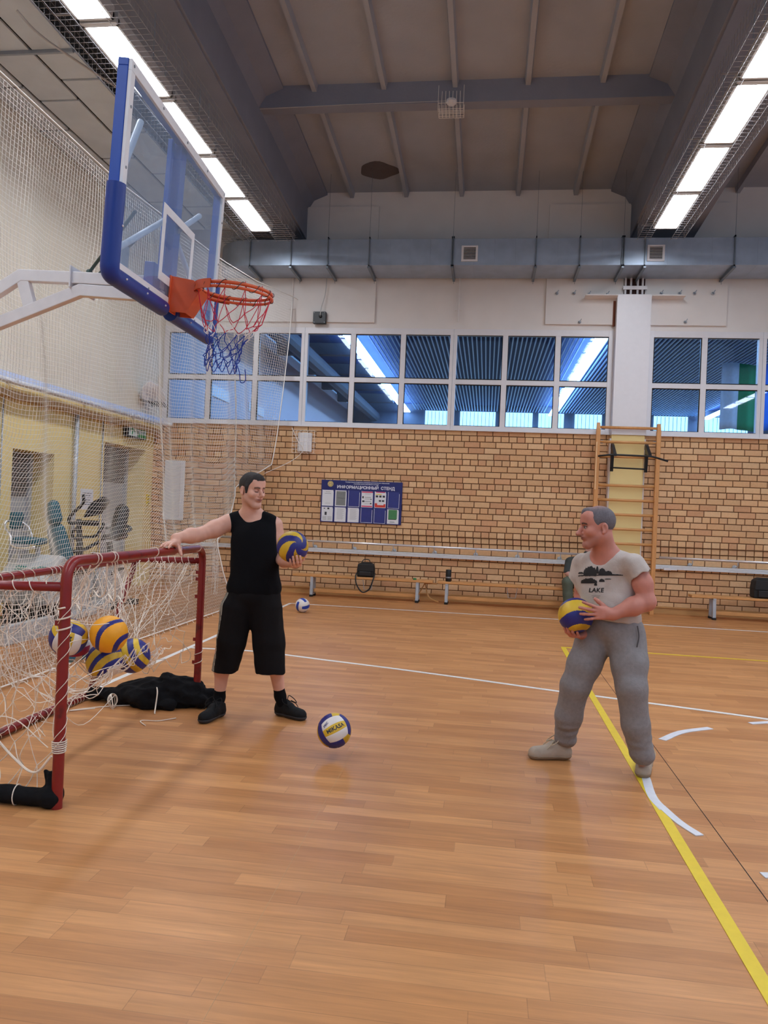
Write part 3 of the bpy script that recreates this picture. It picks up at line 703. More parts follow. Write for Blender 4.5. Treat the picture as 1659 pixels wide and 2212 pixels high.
# information board
def info_board():
    X0, X1, Z0, Z1 = -2.955, -1.495, 1.30, 2.055
    y = YW-.03
    r = thing('information_board', 'blue information board with white Cyrillic heading and paper pockets', 'notice board', ((X0+X1)/2, y, Z0))
    MB().bx(X0, X1, y, YW-.001, Z0, Z1).build('panel', M_navy, r, bevel=.003)
    b = MB(); put_text(b, 'ИНФОРМАЦИОННЫЙ  СТЕНД', .072, ((X0+X1)/2+.075, y-.002, 1.935), (1, 0, 0), (0, 0, 1), bold=.0022, spacing=.98)
    put_text(b, 'Государственное бюджетное учреждение дополнительного образования', .022, ((X0+X1)/2+.10, y-.002, 2.028), (1, 0, 0), (0, 0, 1), bold=.0006)
    put_text(b, 'спортивная школа олимпийского резерва', .022, ((X0+X1)/2+.08, y-.002, 1.999), (1, 0, 0), (0, 0, 1), bold=.0006)
    b.build('heading', M_letter, r)
    b = MB(); c = (X0+.165, y-.003, 1.985)
    b.lathe([(.052, 0), (.052, .003)], c, (0, -1, 0), 28); b.build('emblem', mat('emblem_gold', (226, 200, 120), .5), r)
    b = MB(); b.torus((c[0], c[1]-.004, c[2]), .040, .003, (0, 1, 0), 24, 6)
    b.tube([(c[0]-.03, c[1]-.005, c[2]-.02), (c[0]-.012, c[1]-.005, c[2]+.018), (c[0], c[1]-.005, c[2]-.008), (c[0]+.014, c[1]-.005, c[2]+.02), (c[0]+.03, c[1]-.005, c[2]-.02)], .004, 5)
    b.build('emblem_mark', mat('emblem_blue', (60, 84, 130), .5), r)
    w, h, px0, pitch = .205, .30, X0+.022, .2375
    MAG = mat('magenta_print', (206, 44, 96), .6); RED = mat('red_print', (206, 62, 50), .6); YEL = mat('yellow_print', (230, 206, 70), .6); GRY = mat('grey_print', (128, 132, 132), .6); GRN = mat('green_print', (70, 132, 84), .6)
    kinds = [['qr', 'grey', None, 'magenta', 'red', None], ['doc', 'text', 'text', None, None, 'green']]
    for row in range(2):
        for col in range(6):
            x = px0+col*pitch; z = (1.590, 1.315)[row]; h = .29 if row == 0 else .262; k = kinds[row][col]
            b = MB(); yy = y-.004; e = .006
            b.bx(x, x+w, yy, y, z, z+e); b.bx(x, x+e, yy, y, z, z+h); b.bx(x+w-e, x+w, yy, y, z, z+h-.03)
            b.build('pocket', M_letter, r)
            MB().bx(x+e, x+w-e, y-.001, y, z+e, z+h).build('pocket_back', M_slot, r)
            if not k: continue
            s = MB(); yp = y-.003; s.bx(x+e, x+w-e, yp, yp+.001, z+e, z+h-.006, 0); cx = x+w/2
            def R(a, c, u, v, mi=1): s.bx(x+a*w, x+c*w, yp-.0008, yp, z+u*h, z+v*h, mi)
            pal = [M_paper, M_ink, GRY]
            if k == 'qr': R(.3, .7, .86, .875); R(.22, .78, .76, .775); R(.28, .72, .16, .17)
            elif k == 'grey': pal = [M_paper, GRY, M_letter]; R(.09, .92, .06, .93); R(.2, .8, .5, .51, 2); R(.25, .75, .72, .73, 2); R(.3, .7, .8, .81, 2)
            elif k == 'magenta':
                pal = [M_paper, MAG, M_ink]; R(.03, .97, .9, .97); R(.03, .97, .03, .1); R(.08, .2, .55, .68, 2); R(.08, .28, .32, .42, 2); R(.78, .9, .2, .28, 2); R(.8, .9, .48, .53, 2)
                for t in (.82, .62, .58, .5, .38, .34, .22): R(.3, .85, t, t+.012, 2)
            elif k == 'red':
                pal = [M_paper, RED, M_ink, YEL, MAG]; R(.03, .97, .03, .17); R(.03, .25, .17, .28); R(.8, .97, .17, .24); R(.08, .6, .80, .85, 3); R(.1, .9, .93, .98, 4)
                for a in (.1, .4, .7): R(a, a+.2, .64, .76, 2)
                for a in (.38, .65): R(a, a+.2, .38, .48, 2)
            elif k == 'doc':
                R(.18, .30, .84, .90); R(.5, .68, .82, .93); R(.28, .46, .42, .64)
                for t in (.32, .28, .24, .2, .16, .12, .08): R(.08, .46, t, t+.012, 2); R(.54, .92, t, t+.012, 2)
            elif k == 'text':
                for i in range(15): R(.2, .84-.2*((i*7) % 3)/3, .88-.05*i, .889-.05*i, 2)
            elif k == 'green': pal = [M_paper, GRN, M_ink]; R(.1, .85, .32, .95); R(.1, .8, .28, .32, 2); R(.25, .65, .13, .155, 2); R(.2, .7, .07, .08, 2)
            s.build('paper_sheet', pal, r)
info_board()

# handrail, cable trunking
r = thing('handrail', 'chrome handrail along the brick wall above the benches', 'handrail', (0, YW-.15, .9))
for x0, x1 in ((-5.4, 1.72), (2.9, 9.2)):
    MB().tube([(x0, YW-.13, .955), (x1, YW-.13, .945)], .020, 10).build('rail', M_chrome, r, smooth=True)
for k in range(20):
    x = -5.2+.72*k
    if 1.7 < x < 2.9: continue
    b = MB(); b.tube(bez([(x, YW+.03, .84), (x, YW-.05, .84), (x, YW-.12, .87), (x, YW-.13, .94)], 4), .008, 6); b.lathe([(.04, 0), (.04, .012), (.02, .03), (.012, .035)], (x, YW+.045, .84), (0, -1, 0), 12)
    b.build('bracket', M_silver, r, smooth=True, autosmooth=True)
b = MB(); b.bx(-5.6, 1.75, YW-.02, YW+.045, .755, .825); b.bx(2.82, 9.2, YW-.02, YW+.045, .755, .825)
for z in (.772, .79, .808): b.bx(-5.6, 1.75, YW-.023, YW-.019, z-.002, z+.002, 1); b.bx(2.82, 9.2, YW-.023, YW-.019, z-.002, z+.002, 1)
tag(b.build('cable_trunking', [mat('bright_white_trunking', (244, 246, 250), .45), M_grey], bevel=.004), 'white plastic cable trunking on the brick wall below the handrail', 'trunking')
b = MB(); q = P(1441, 1229, YW-.06); b.box(q, (.12, .06, .045)); b.box(q+(.1, 0, -.008), (.12, .03, .02)); b.cyl(q+(-.1, 0, 0), q+(-.06, 0, 0), .012, 8)
tag(b.build('plug', M_white, bevel=.006), 'white plug lying on the trunking right of the wall bars', 'plug')

# wall bars
def wall_bars():
    r = thing('wall_bars', 'tall wooden wall bars in front of the pillar', 'wall bars', (2.29, YW-.28, 0))
    y = YW-.28
    for x in (1.80, 2.78):
        b = MB(); b.bx(x-.034, x+.034, y-.02, y+.06, 0, 3.06); b.prism([(x-.034, y-.02, 3.06), (x+.034, y-.02, 3.06), (x+.026, y+.005, 3.18), (x-.026, y+.005, 3.18)], (0, .05, 0))
        b.build('post', M_woodz, r, bevel=.006)
    k = 0
    for i in range(13):
        z = 3.10-.2425*i
        if i == 3: continue
        MB().tube([(1.82, y+.015, z), (2.76, y+.015, z)], .020, 10, flat=1.2).build('rung', M_wood if i else M_woodz, r, smooth=True)
    b = MB()
    for x in (1.86, 2.72): b.box((x, y+.05, 2.86), (.05, .09, .05))
    b.build('wall_bracket', M_grey, r)
    MB().bx(1.768, 1.79, y-.03, y-.018, 2.05, 2.85).build('edge_strip', M_woodpale, r, bevel=.004)
wall_bars()
r = thing('pull_up_bar', 'black pull-up bar hooked onto the upper rungs of the wall bars', 'exercise bar', (2.29, YW-.5, 2.3))
y = YW-.32
b = MB(); b.tube(fillet([(1.76, y-.34, 2.58), (1.98, y-.30, 2.615), (2.62, y-.30, 2.605), (2.86, y-.34, 2.53)], .06), .016, 10); b.build('grip_bar', M_blackm, r, smooth=True)
MB().tube([(2.0, y-.06, 2.42), (2.56, y-.06, 2.41)], .013, 8).build('cross_tube', M_blackm, r, smooth=True)
for x in (2.02, 2.57):
    b = MB(); b.prism([(x-.012, y+.05, 2.80), (x-.012, y+.02, 2.83), (x-.012, y-.05, 2.80), (x-.012, y-.32, 2.63), (x-.012, y-.32, 2.59), (x-.012, y-.06, 2.66), (x-.012, y-.02, 2.36), (x-.012, y+.02, 2.36), (x-.012, y+.02, 2.74), (x-.012, y+.05, 2.74)], (.05, 0, 0))
    b.build('hook_arm', M_blackm, r, bevel=.003)

# benches
def bench(x0, x1, legs, label, mid=None, yb=13.02, wide=.24):
    r = thing('gym_bench', label, 'bench', ((x0+x1)/2, yb+wide/2, 0), 'low wooden benches along the brick wall')
    MB().bx(x0, x1, yb, yb+wide, .345, .385).build('seat', M_wood, r, bevel=.006)
    MB().bx(legs[0]+.02, legs[-1]-.02 if len(legs) > 1 else x1, yb+.09, yb+.15, .075, .135).build('lower_beam', M_wood, r, bevel=.005)
    for x in legs:
        b = MB(); s = .025
        b.prism([(x-s, yb-.01, .035), (x-s, yb+.01, .345), (x-s, yb+.04, .345), (x-s, yb+.03, .035)], (2*s, 0, 0)); b.prism([(x-s, yb+wide+.01, .035), (x-s, yb+wide-.01, .345), (x-s, yb+wide-.04, .345), (x-s, yb+wide-.03, .035)], (2*s, 0, 0))
        b.bx(x-s, x+s, yb, yb+wide, .325, .345); b.bx(x-s, x+s, yb, yb+wide, .035, .06)
        l = b.build('leg', M_silver, r, bevel=.003)
        MB().bx(x-.03, x+.03, yb-.02, yb+.05, 0, .035).bx(x-.03, x+.03, yb+wide-.05, yb+wide+.02, 0, .035).build('rubber_foot', M_rubber, l, bevel=.006) if False else None
        f = MB(); f.bx(x-.03, x+.03, yb-.02, yb+.05, 0, .036); f.bx(x-.03, x+.03, yb+wide-.05, yb+wide+.02, 0, .036); f.build('rubber_foot', M_rubber, r, bevel=.006)
    for mx in (mid or []):
        MB().tube([(mx-.09, yb+.12, .345), (mx-.06, yb+.12, .16), (mx+.06, yb+.12, .16), (mx+.09, yb+.12, .345)], .007, 6).build('steel_hanger', M_silver, r)
    return r
bench(-3.30, -.86, [-2.96, -1.12], 'wooden bench below the information board with grey legs and a black bag on it', [-1.99])
bench(-.78, 2.45, [-.62, 2.2], 'wooden bench left of the wall bars where a black cylinder stands', [.48])
bench(3.36, 6.2, [3.72, 5.8], 'wooden bench at the right edge of the photo, right of the wall bars', [])

def bag(c, s, label, strap=True, lean=0):
    x, y, z = c; r = thing('shoulder_bag', label, 'bag', c)
    b = MB(); w, d, h = .155*s, .09*s, .26*s
    prof = [(-w, 0), (w, 0), (w*1.02, h*.5), (w*.92, h*.86), (w*.55, h), (-w*.55, h), (-w*.92, h*.86), (-w*1.02, h*.5)]
    b.prism([(x+a, y-d, z+.003+e) for a, e in prof], (0, 2*d, 0)); o = b.build('bag_body', M_rubber, r, bevel=.02)
    b = MB(); b.prism([(x-w*.95, y-d-.014, z+h*.42), (x+w*.95, y-d-.014, z+h*.42), (x+w*.9, y-d-.012, z+h*.9), (x-w*.9, y-d-.012, z+h*.9)], (0, .02, 0)); b.build('flap', M_black, r, bevel=.006)
    MB().bx(x-w*.7, x+w*.7, y-d-.03, y-d, z+.02, z+h*.4).build('front_pocket', M_black, r, bevel=.01)
    if strap:
        MB().tube(bez([(x-w*.5, y-d*.5, z+h), (x-w*.3, y, z+h+.05*s), (x+w*.3, y, z+h+.05*s), (x+w*.5, y-d*.5, z+h)], 6), .008, 6).build('handle', M_black, r)
        MB().tube(bez([(x-w*1.0, y-d*.4, z+h*.3), (x-w*1.05, y-d-.06, z+.02), (x-w*.9, y-d-.08, z-.12), (x-w*.2, y-d-.08, z-.25), (x+w*.6, y-d-.08, z-.2), (x+w*1.0, y-d-.08, z-.05), (x+w*1.15, y-d-.03, z+.06), (x+w*1.0, y-d*.4, z+h*.35)], 6), .012, 6, flat=.4).build('strap', M_black, r)
    return r
bag((-2.03, 13.14, .385), .95, 'black shoulder bag on the bench below the information board, strap hanging down')
bag((4.52, 13.16, .385), 1.25, 'black bag cut by the right edge of the photo, standing on the right bench', False)
q = (-.60, 13.1, .385); r = thing('bottle_speaker', 'black upright cylinder on the end of the bench left of the wall bars', 'speaker', q)
MB().lathe([(.044, .001), (.048, .01), (.048, .19), (.044, .2)], q, n=20).build('body', M_black, r, smooth=True, autosmooth=True)
MB().lathe([(.0485, .06), (.0485, .08)], q, n=20).build('band', M_grey, r)
b = MB().lathe([(.03, 0), (.03, .02), (.01, .03)], (-1.17, 13.06, .386), n=10); tag(b.build('green_lid', M_green), 'small green cap on the right end of the bench below the information board', 'cap')
b = MB().tube(bez([(-1.0, 13.2, .33), (-.93, 13.18, .10), (-.75, 13.1, .02)], 5), .012, 6); b.tube(bez([(-1.0, 13.2, .33), (-1.12, 13.22, .1), (-1.18, 13.15, .02)], 5), .010, 6); b.bx(-1.02, -.8, 13.2, 13.24, .31, .335)
tag(b.build('folding_prop', M_skirt), 'thin wooden prop between the two benches', 'wooden prop')

# ================================================================== LEFT WALL THINGS
b = MB(); b.tube([(XU+.10, -1, 2.935), (XU+.10, YW-.25, 2.955)], .035, 12); b.tube([(XU+.10, YW-.25, 2.955), (XU+.3, YW-.2, 2.95)], .03, 10)
r = thing('water_pipe', 'thick white pipe along the left wall below the ledge', 'pipe', (XU+.1, 6, 2.9))
b.build('pipe', M_white, r, smooth=True)
for y, w, rr, lb in ((10.72, XL+.06, .033, 'thick white upright pipe on the yellow wall between the two doors'), (9.0, XL+.03, .010, 'thin grey upright pipe on the yellow wall left of the first door'), (11.56, XL+.03, .010, 'thin grey upright pipe on the yellow wall left of the second door')):
    tag(MB().tube([(w, y, .01), (w, y, 2.77)], rr, 10).build('upright_pipe', M_silver if rr > .02 else M_grey, smooth=True), lb, 'pipe')
for y in (10.72, 8.9, 12.3): MB().bx(XU+.005, XU+.14, y-.03, y+.03, 2.955, 2.985).build('pipe_clamp', M_white, r, bevel=.004)
# flood light
q = np.array([XU+.16, 12.62, 3.42]); r = thing('floodlight', 'white angular floodlight with a grille on the left wall above the pipe', 'floodlight', (q[0], q[1], q[2]-.25))
b = MB(); b.prism([q+(.0, -.30, .02), q+(.12, -.28, .16), q+(.22, -.05, .10), q+(.26, .12, -.12), q+(.0, .1, -.2), q+(-.05, -.2, -.12)], (-.12, .18, .03)); b.build('housing', M_white, r, bevel=.01)
b = MB(); g0 = q+(.02, -.1, -.16)
for i in range(8): b.tube([g0+(.03*i, 0.02*i, -.0), g0+(.03*i-.02, .02*i+.22, -.06)], .008, 5)
b.build('grille', M_black, r)
MB().bx(XU, XU+.12, 12.55, 12.65, 3.3, 3.36).build('bracket', M_grey, r)
# exit sign
r = thing('exit_sign', 'green and white emergency exit sign on the left wall above the door', 'exit sign', (XL+.05, 12.6, 2.6))
MB().bx(XL+.01, XL+.1, 12.28, 12.98, 2.62, 2.84).build('sign_box', M_dark, r, bevel=.006)
b = MB(); b.bx(XL+.1, XL+.104, 12.30, 12.62, 2.64, 2.82, 0); b.bx(XL+.1, XL+.105, 12.64, 12.96, 2.64, 2.82, 1); b.build('sign_face', [mat('sign_white', (190, 206, 200), .5), M_green], r)
b = MB(); put_text(b, 'ВЫХОД', .075, (XL+.107, 12.80, 2.73), (0, 1, 0), (0, 0, 1), bold=.002); b.build('lettering', M_letter, r)
b = MB(); b.tube([(XL+.106, 12.42, 2.79), (XL+.106, 12.44, 2.73), (XL+.106, 12.40, 2.66)], .01, 5); b.tube([(XL+.106, 12.36, 2.75), (XL+.106, 12.44, 2.76), (XL+.106, 12.52, 2.72)], .008, 5); b.build('running_figure', M_green, r)
# notices
b = MB().bx(XL+.001, XL+.006, 11.0, 11.38, 1.36, 1.68); b_ = b.build('paper_notice', M_paper); tag(b_, 'white printed notice on the yellow wall between the two doors', 'notice')
t = MB()
for i in range(6): t.bx(XL+.006, XL+.0075, 11.06, 11.32-.03*(i % 2), 1.61-.035*i, 1.618-.035*i)
t.build('printed_lines', M_ink, b_)
b = MB().bx(XL+.001, XL+.03, 13.28, 13.36, 1.46, 1.66); o = b.build('wall_socket', M_liney, bevel=.008); tag(o, 'small yellow box on the wall near the corner', 'wall box')
t = MB(); [t.bx(XL+.03, XL+.033, 13.29, 13.35, z, z+.012) for z in (1.49, 1.55, 1.61)]; t.build('buttons', M_ink, o)

# ================================================================== SIGNED-DISTANCE BODIES
# round cones and ellipsoids blended smoothly and turned into ONE continuous surface
class Shape:
    def __init__(s): s.p = []
    def cone(s, a, b, ra, rb=None, k=.02, op='+'):
        s.p.append(('c', np.array(a, float), np.array(b, float), ra, ra if rb is None else rb, k, op)); return s
    def ell(s, c, r, R=None, k=.02, op='+'):
        s.p.append(('e', np.array(c, float), np.array(r, float), None if R is None else np.array(R, float), 0, k, op)); return s
    def plane(s, c, n, k=.004, op='&'):
        n = np.array(n, float); s.p.append(('p', np.array(c, float), n/np.linalg.norm(n), 0, 0, k, op)); return s
    def grow(s, d):
        for i, q in enumerate(s.p):
            if q[0] == 'c': s.p[i] = (q[0], q[1], q[2], q[3]+d, q[4]+d, q[5], q[6])
            elif q[0] == 'e': s.p[i] = (q[0], q[1], q[2]+d, q[3], q[4], q[5], q[6])
        return s
    @staticmethod
    def d1(q, X):
        if q[0] == 'c':
            a, b = q[1], q[2]; ba = b-a; pa = X-a; h = np.clip((pa @ ba)/max(ba @ ba, 1e-12), 0, 1)
            return np.linalg.norm(pa-h[:, None]*ba, axis=1)-(q[3]+(q[4]-q[3])*h)
        if q[0] == 'e':
            y = X-q[1]
            if q[3] is not None: y = y @ q[3]
            r = q[2]; k0 = np.linalg.norm(y/r, axis=1); k1 = np.linalg.norm(y/(r*r), axis=1)
            return np.where(k1 > 1e-9, k0*(k0-1)/np.maximum(k1, 1e-9), -r.min())
        return (X-q[1]) @ q[2]
    @staticmethod
    def comb(d, e, k, op):
        if op == '+':
            h = np.maximum(k-np.abs(d-e), 0)/k; return np.minimum(d, e)-h*h*k*.25
        if op == '-': e = -e
        h = np.maximum(k-np.abs(d-e), 0)/k; return np.maximum(d, e)+h*h*k*.25
    def at(s, X, idx=None):
        d = None
        for i in (range(len(s.p)) if idx is None else idx):
            q = s.p[i]; e = s.d1(q, X)
            if d is None: d = e if q[6] == '+' else np.full(len(X), 1.0); continue
            d = s.comb(d, e, q[5], q[6])
        return d
    def mesh(s, lo, hi, h, disp=None):
        lo = np.array(lo, float); hi = np.array(hi, float); B = 12
        nb = np.maximum(1, np.ceil((hi-lo)/(h*B)).astype(int)); n = nb*B
        V = np.full(n, 1.0, np.float32)
        bc = np.stack(np.meshgrid(*[np.arange(k) for k in nb], indexing='ij'), -1).reshape(-1, 3)
        ctr = lo+(bc*B+B/2)*h; rad = B*h*.87
        D = np.stack([s.d1(q, ctr) for q in s.p], 1)
        plus = np.array([q[6] == '+' for q in s.p]); dm = np.where(plus, D, 9).min(1)
        full = s.at(ctr)
        g = np.stack(np.meshgrid(*[np.arange(B)]*3, indexing='ij'), -1).reshape(-1, 3)*h
        for i in range(len(bc)):
            x, y, z = bc[i]*B
            if abs(full[i]) > rad*2.2+.03:
                V[x:x+B, y:y+B, z:z+B] = 1.0 if full[i] > 0 else -1.0; continue
            keep = (D[i] < dm[i]+2*rad+.09) | (~plus)
            X = lo+bc[i]*B*h+g
            v = s.at(X, np.nonzero(keep)[0])
            if disp is not None: v = v+disp(X)
            V[x:x+B, y:y+B, z:z+B] = v.reshape(B, B, B)
        return nets(V, lo, h)
def nets(V, lo, h):
    S = V < 0; n = np.array(V.shape)
    cnt = np.zeros(n-1, np.uint8); cor = [(a, b, c) for a in (0, 1) for b in (0, 1) for c in (0, 1)]
    sl = lambda o: tuple(slice(o[i], n[i]-1+o[i]) for i in range(3))
    for o in cor: cnt += S[sl(o)]
    cells = np.argwhere((cnt > 0) & (cnt < 8))
    vals = np.stack([V[cells[:, 0]+o[0], cells[:, 1]+o[1], cells[:, 2]+o[2]] for o in cor], 1)
    acc = np.zeros((len(cells), 3)); k = np.zeros(len(cells)); C = np.array(cor, float)
    for i in range(8):
        for j in range(i+1, 8):
            if np.abs(C[i]-C[j]).sum() != 1: continue
            a, b = vals[:, i], vals[:, j]; m = (a < 0) != (b < 0)
            t = np.where(m, a/np.where(m, a-b, 1), 0)
            acc += np.where(m[:, None], C[i]+(C[j]-C[i])*t[:, None], 0); k += m
    verts = lo+(cells+acc/k[:, None])*h
    idx = np.full(n-1, -1, np.int64); idx[tuple(cells.T)] = np.arange(len(cells)); F = []
    for ax in range(3):
        o = [0, 0, 0]; o[ax] = 1
        A = S[:n[0]-o[0], :n[1]-o[1], :n[2]-o[2]]; Bq = S[o[0]:, o[1]:, o[2]:]
        e = np.argwhere(A != Bq); b, c = (ax+1) % 3, (ax+2) % 3
        e = e[(e[:, b] > 0) & (e[:, c] > 0) & (e[:, b] < n[b]-1) & (e[:, c] < n[c]-1)]
        def cell(db, dc): q = e.copy(); q[:, b] -= db; q[:, c] -= dc; return idx[tuple(q.T)]
        q = np.stack([cell(1, 1), cell(0, 1), cell(0, 0), cell(1, 0)], 1); ins = A[tuple(e.T)]
        q = np.where(ins[:, None], q, q[:, ::-1]); F.append(q)
    return verts, np.concatenate(F)
def mesh_from(name, verts, faces, mats, parent=None, color=None, matidx=None, org=None):
    if not isinstance(mats, (list, tuple)): mats = [mats]
    if org is None: org = np.array(wloc(parent)) if parent is not None else np.zeros(3)
    me = bpy.data.meshes.new(name); v = (verts-org).astype(np.float32); f = faces.astype(np.int32)
    me.vertices.add(len(v)); me.vertices.foreach_set('co', v.ravel()); k = f.shape[1]
    me.loops.add(f.size); me.loops.foreach_set('vertex_index', f.ravel())
    me.polygons.add(len(f)); me.polygons.foreach_set('loop_start', np.arange(0, f.size, k, dtype=np.int32)); me.polygons.foreach_set('loop_total', np.full(len(f), k, np.int32))
    for m in mats: me.materials.append(m)
    if matidx is not None: me.polygons.foreach_set('material_index', matidx.astype(np.int32))
    me.polygons.foreach_set('use_smooth', np.ones(len(f), bool)); me.update(calc_edges=True); me.validate()
    if color is not None:
        at = me.color_attributes.new('Col', 'FLOAT_COLOR', 'POINT'); c4 = np.ones((len(v), 4), np.float32); c4[:, :3] = color; at.data.foreach_set('color', c4.ravel())
    o = bpy.data.objects.new(name, me); COL.objects.link(o)
    if parent is not None: o.parent = parent
    else: o.location = org
    return o
def wav(X, seed, f, n=5):
    r = np.random.default_rng(seed); o = np.zeros(len(X))
    for i in range(n):
        k = r.normal(size=3); k /= np.linalg.norm(k); o += np.sin((X @ k)*f*(.6+.9*r.random())+r.random()*6.28)
    return o/n

# ================================================================== BASKETBALL HOOP
def rotm(a, b, c):
    ca, sa, cb, sb, cc, sc = math.cos(a), math.sin(a), math.cos(b), math.sin(b), math.cos(c), math.sin(c)
    return np.array([[ca, -sa, 0], [sa, ca, 0], [0, 0, 1]]) @ np.array([[cb, 0, sb], [0, 1, 0], [-sb, 0, cb]]) @ np.array([[1, 0, 0], [0, cc, -sc], [0, sc, cc]])
HO = np.array([-1.96, 4.52, 3.23]); HR = rotm(math.radians(5), math.radians(3.4), math.radians(2.6))
def h(x, y, z): return HO+HR @ np.array([x, y, z], float)
hoop = thing('basketball_hoop', 'blue-edged glass basketball backboard with orange rim and tricolour net on a white arm', 'basketball hoop', HO)
def hbox(b, x0, x1, y0, y1, z0, z1, mi=0): b.box(h((x0+x1)/2, (y0+y1)/2, (z0+z1)/2), (x1-x0, y1-y0, z1-z0), HR, mi)
b = MB(); hbox(b, -.006, .004, -.87, .87, -.495, .495); b.build('glass_panel', M_bbglass, hoop)
b = MB()
for y0, y1, z0, z1 in ((-.9, .9, .47, .525), (-.9, .9, -.525, -.47), (-.9, -.85, -.47, .47), (.85, .9, -.47, .47)): hbox(b, -.01, .008, y0, y1, z0, z1)
b.build('board_border', M_white, hoop, bevel=.002)
b = MB()
for y0, y1, z0, z1 in ((-.903, .903, .49, .528), (-.903, .903, -.528, -.49), (-.903, -.862, -.49, .49), (.862, .903, -.49, .49)): hbox(b, -.065, -.0105, y0, y1, z0, z1)
b.build('board_frame', M_bluef, hoop, bevel=.003)
b = MB()
for y0, y1, z0, z1 in ((-.295, .295, -.015, .035), (-.295, .295, -.405, -.355), (-.295, -.245, -.355, -.015), (.245, .295, -.355, -.015)): hbox(b, .004, .0065, y0, y1, z0, z1)
b.build('target_square', M_white, hoop)
for y, z in [(y*.97, z) for y in (-.9, -.45, 0, .45, .9) for z in (.5, -.5)]+[(y, z) for z in (-.3, 0, .3) for y in (-.875, .875)]:
    MB().lathe([(.008, 0), (.007, .004)], h(.008, y, z), HR[:, 0], 8).build('bolt', M_grey, hoop)
b = MB()
hbox(b, -.10, -.03, .02, .12, -.5, .5); hbox(b, -.10, -.07, -.04, .0, -.5, .5); hbox(b, -.10, -.04, -.25, .3, -.50, -.30)
b.build('back_post', M_bluef, hoop, bevel=.004)
b = MB()
for a, c in (((-.04, -.88, -.12), (-.04, -.62, .34)), ((-.04, .08, -.02), (-.04, .5, .22)), ((-.04, -.87, -.43), (-.08, -.05, .0)), ((-.04, .87, -.43), (-.08, .1, .0))):
    b.tube([h(*a), h(*c)], .018, 8)
b.build('back_brace', M_white, hoop, smooth=True)
def pad(pts, name):
    b = MB(); pts = [h(*p) for p in fillet(pts, .05, 5)]; b.tube(pts, .048, 14)
    return b.build(name, M_bluepad, hoop, smooth=True, autosmooth=True)
pad([(-.02, -.905, -.095), (-.02, -.905, -.54), (-.02, -.12, -.54)], 'edge_padding')
pad([(-.02, .03, -.54), (-.02, .905, -.54), (-.02, .905, -.12)], 'edge_padding')
for q in ((-.905, -.3), (-.8, -.54), (-.5, -.54), (-.2, -.54), (.3, -.54), (.7, -.54)):
    MB().ball(h(.030, q[0], q[1]), .006, 8).build('padding_stud', M_white, hoop)
b = MB(); b.prism([h(x, -.085, z) for x, z in ((.008, -.335), (.15, -.35), (.195, -.40), (.11, -.55), (.008, -.55))], HR @ np.array([0, .006, 0]))
b.prism([h(x, .079, z) for x, z in ((.008, -.335), (.15, -.35), (.195, -.40), (.11, -.55), (.008, -.55))], HR @ np.array([0, .006, 0]))
hbox(b, .004, .014, -.1, .1, -.55, -.335); b.add([h(.008, -.085, -.345), h(.008, .085, -.345), h(.17, .085, -.36), h(.17, -.085, -.36)], [(0, 1, 2, 3)])
b.prism([h(.11, -.085, -.548), h(.195, -.085, -.40), h(.195, .085, -.40), h(.11, .085, -.548)], HR @ np.array([.004, 0, -.004]))
b.build('mounting_bracket', M_orange, hoop, bevel=.0015)
b = MB(); rc = np.array([.385, 0, -.375])
def ring(R_, z, a0=0, a1=2*PI, n=48): return [h(rc[0]+R_*math.cos(t), R_*math.sin(t), rc[2]+z) for t in np.linspace(a0, a1, n)]
b.tube(ring(.227, 0)[:-1], .0105, 10, True); b.tube(ring(.231, -.026)[:-1], .009, 10, True)
b.build('rim', M_orange, hoop, smooth=True)
b = MB()
for s_, a0, a1 in ((1, PI*.62, PI*.97), (-1, -PI*.97, -PI*.62)):
    o = ring(.241, .014, a0, a1, 12); i_ = ring(.241, -.04, a0, a1, 12); m_ = len(o)
    o2 = ring(.246, .014, a0, a1, 12); i2 = ring(.246, -.04, a0, a1, 12)
    b.add(o+i_+o2+i2, [(k, k+1, m_+k+1, m_+k) for k in range(m_-1)]+[(2*m_+k, 3*m_+k, 3*m_+k+1, 2*m_+k+1) for k in range(m_-1)]+[(k, 2*m_+k, 2*m_+k+1, k+1) for k in range(m_-1)])
b.build('rim_strap', M_orange, hoop)
b = MB(); pts = []
for i in range(260):
    t = 2*PI*i/260; w = i*.66; pts.append(h(rc[0]+(.229+.016*math.cos(w*.5))*math.cos(t), (.229+.016*math.cos(w*.5))*math.sin(t), rc[2]-.013+.026*math.sin(w*.5)))
b.tube(pts, .0022, 5, True); b.build('net_lashing', M_black, hoop)
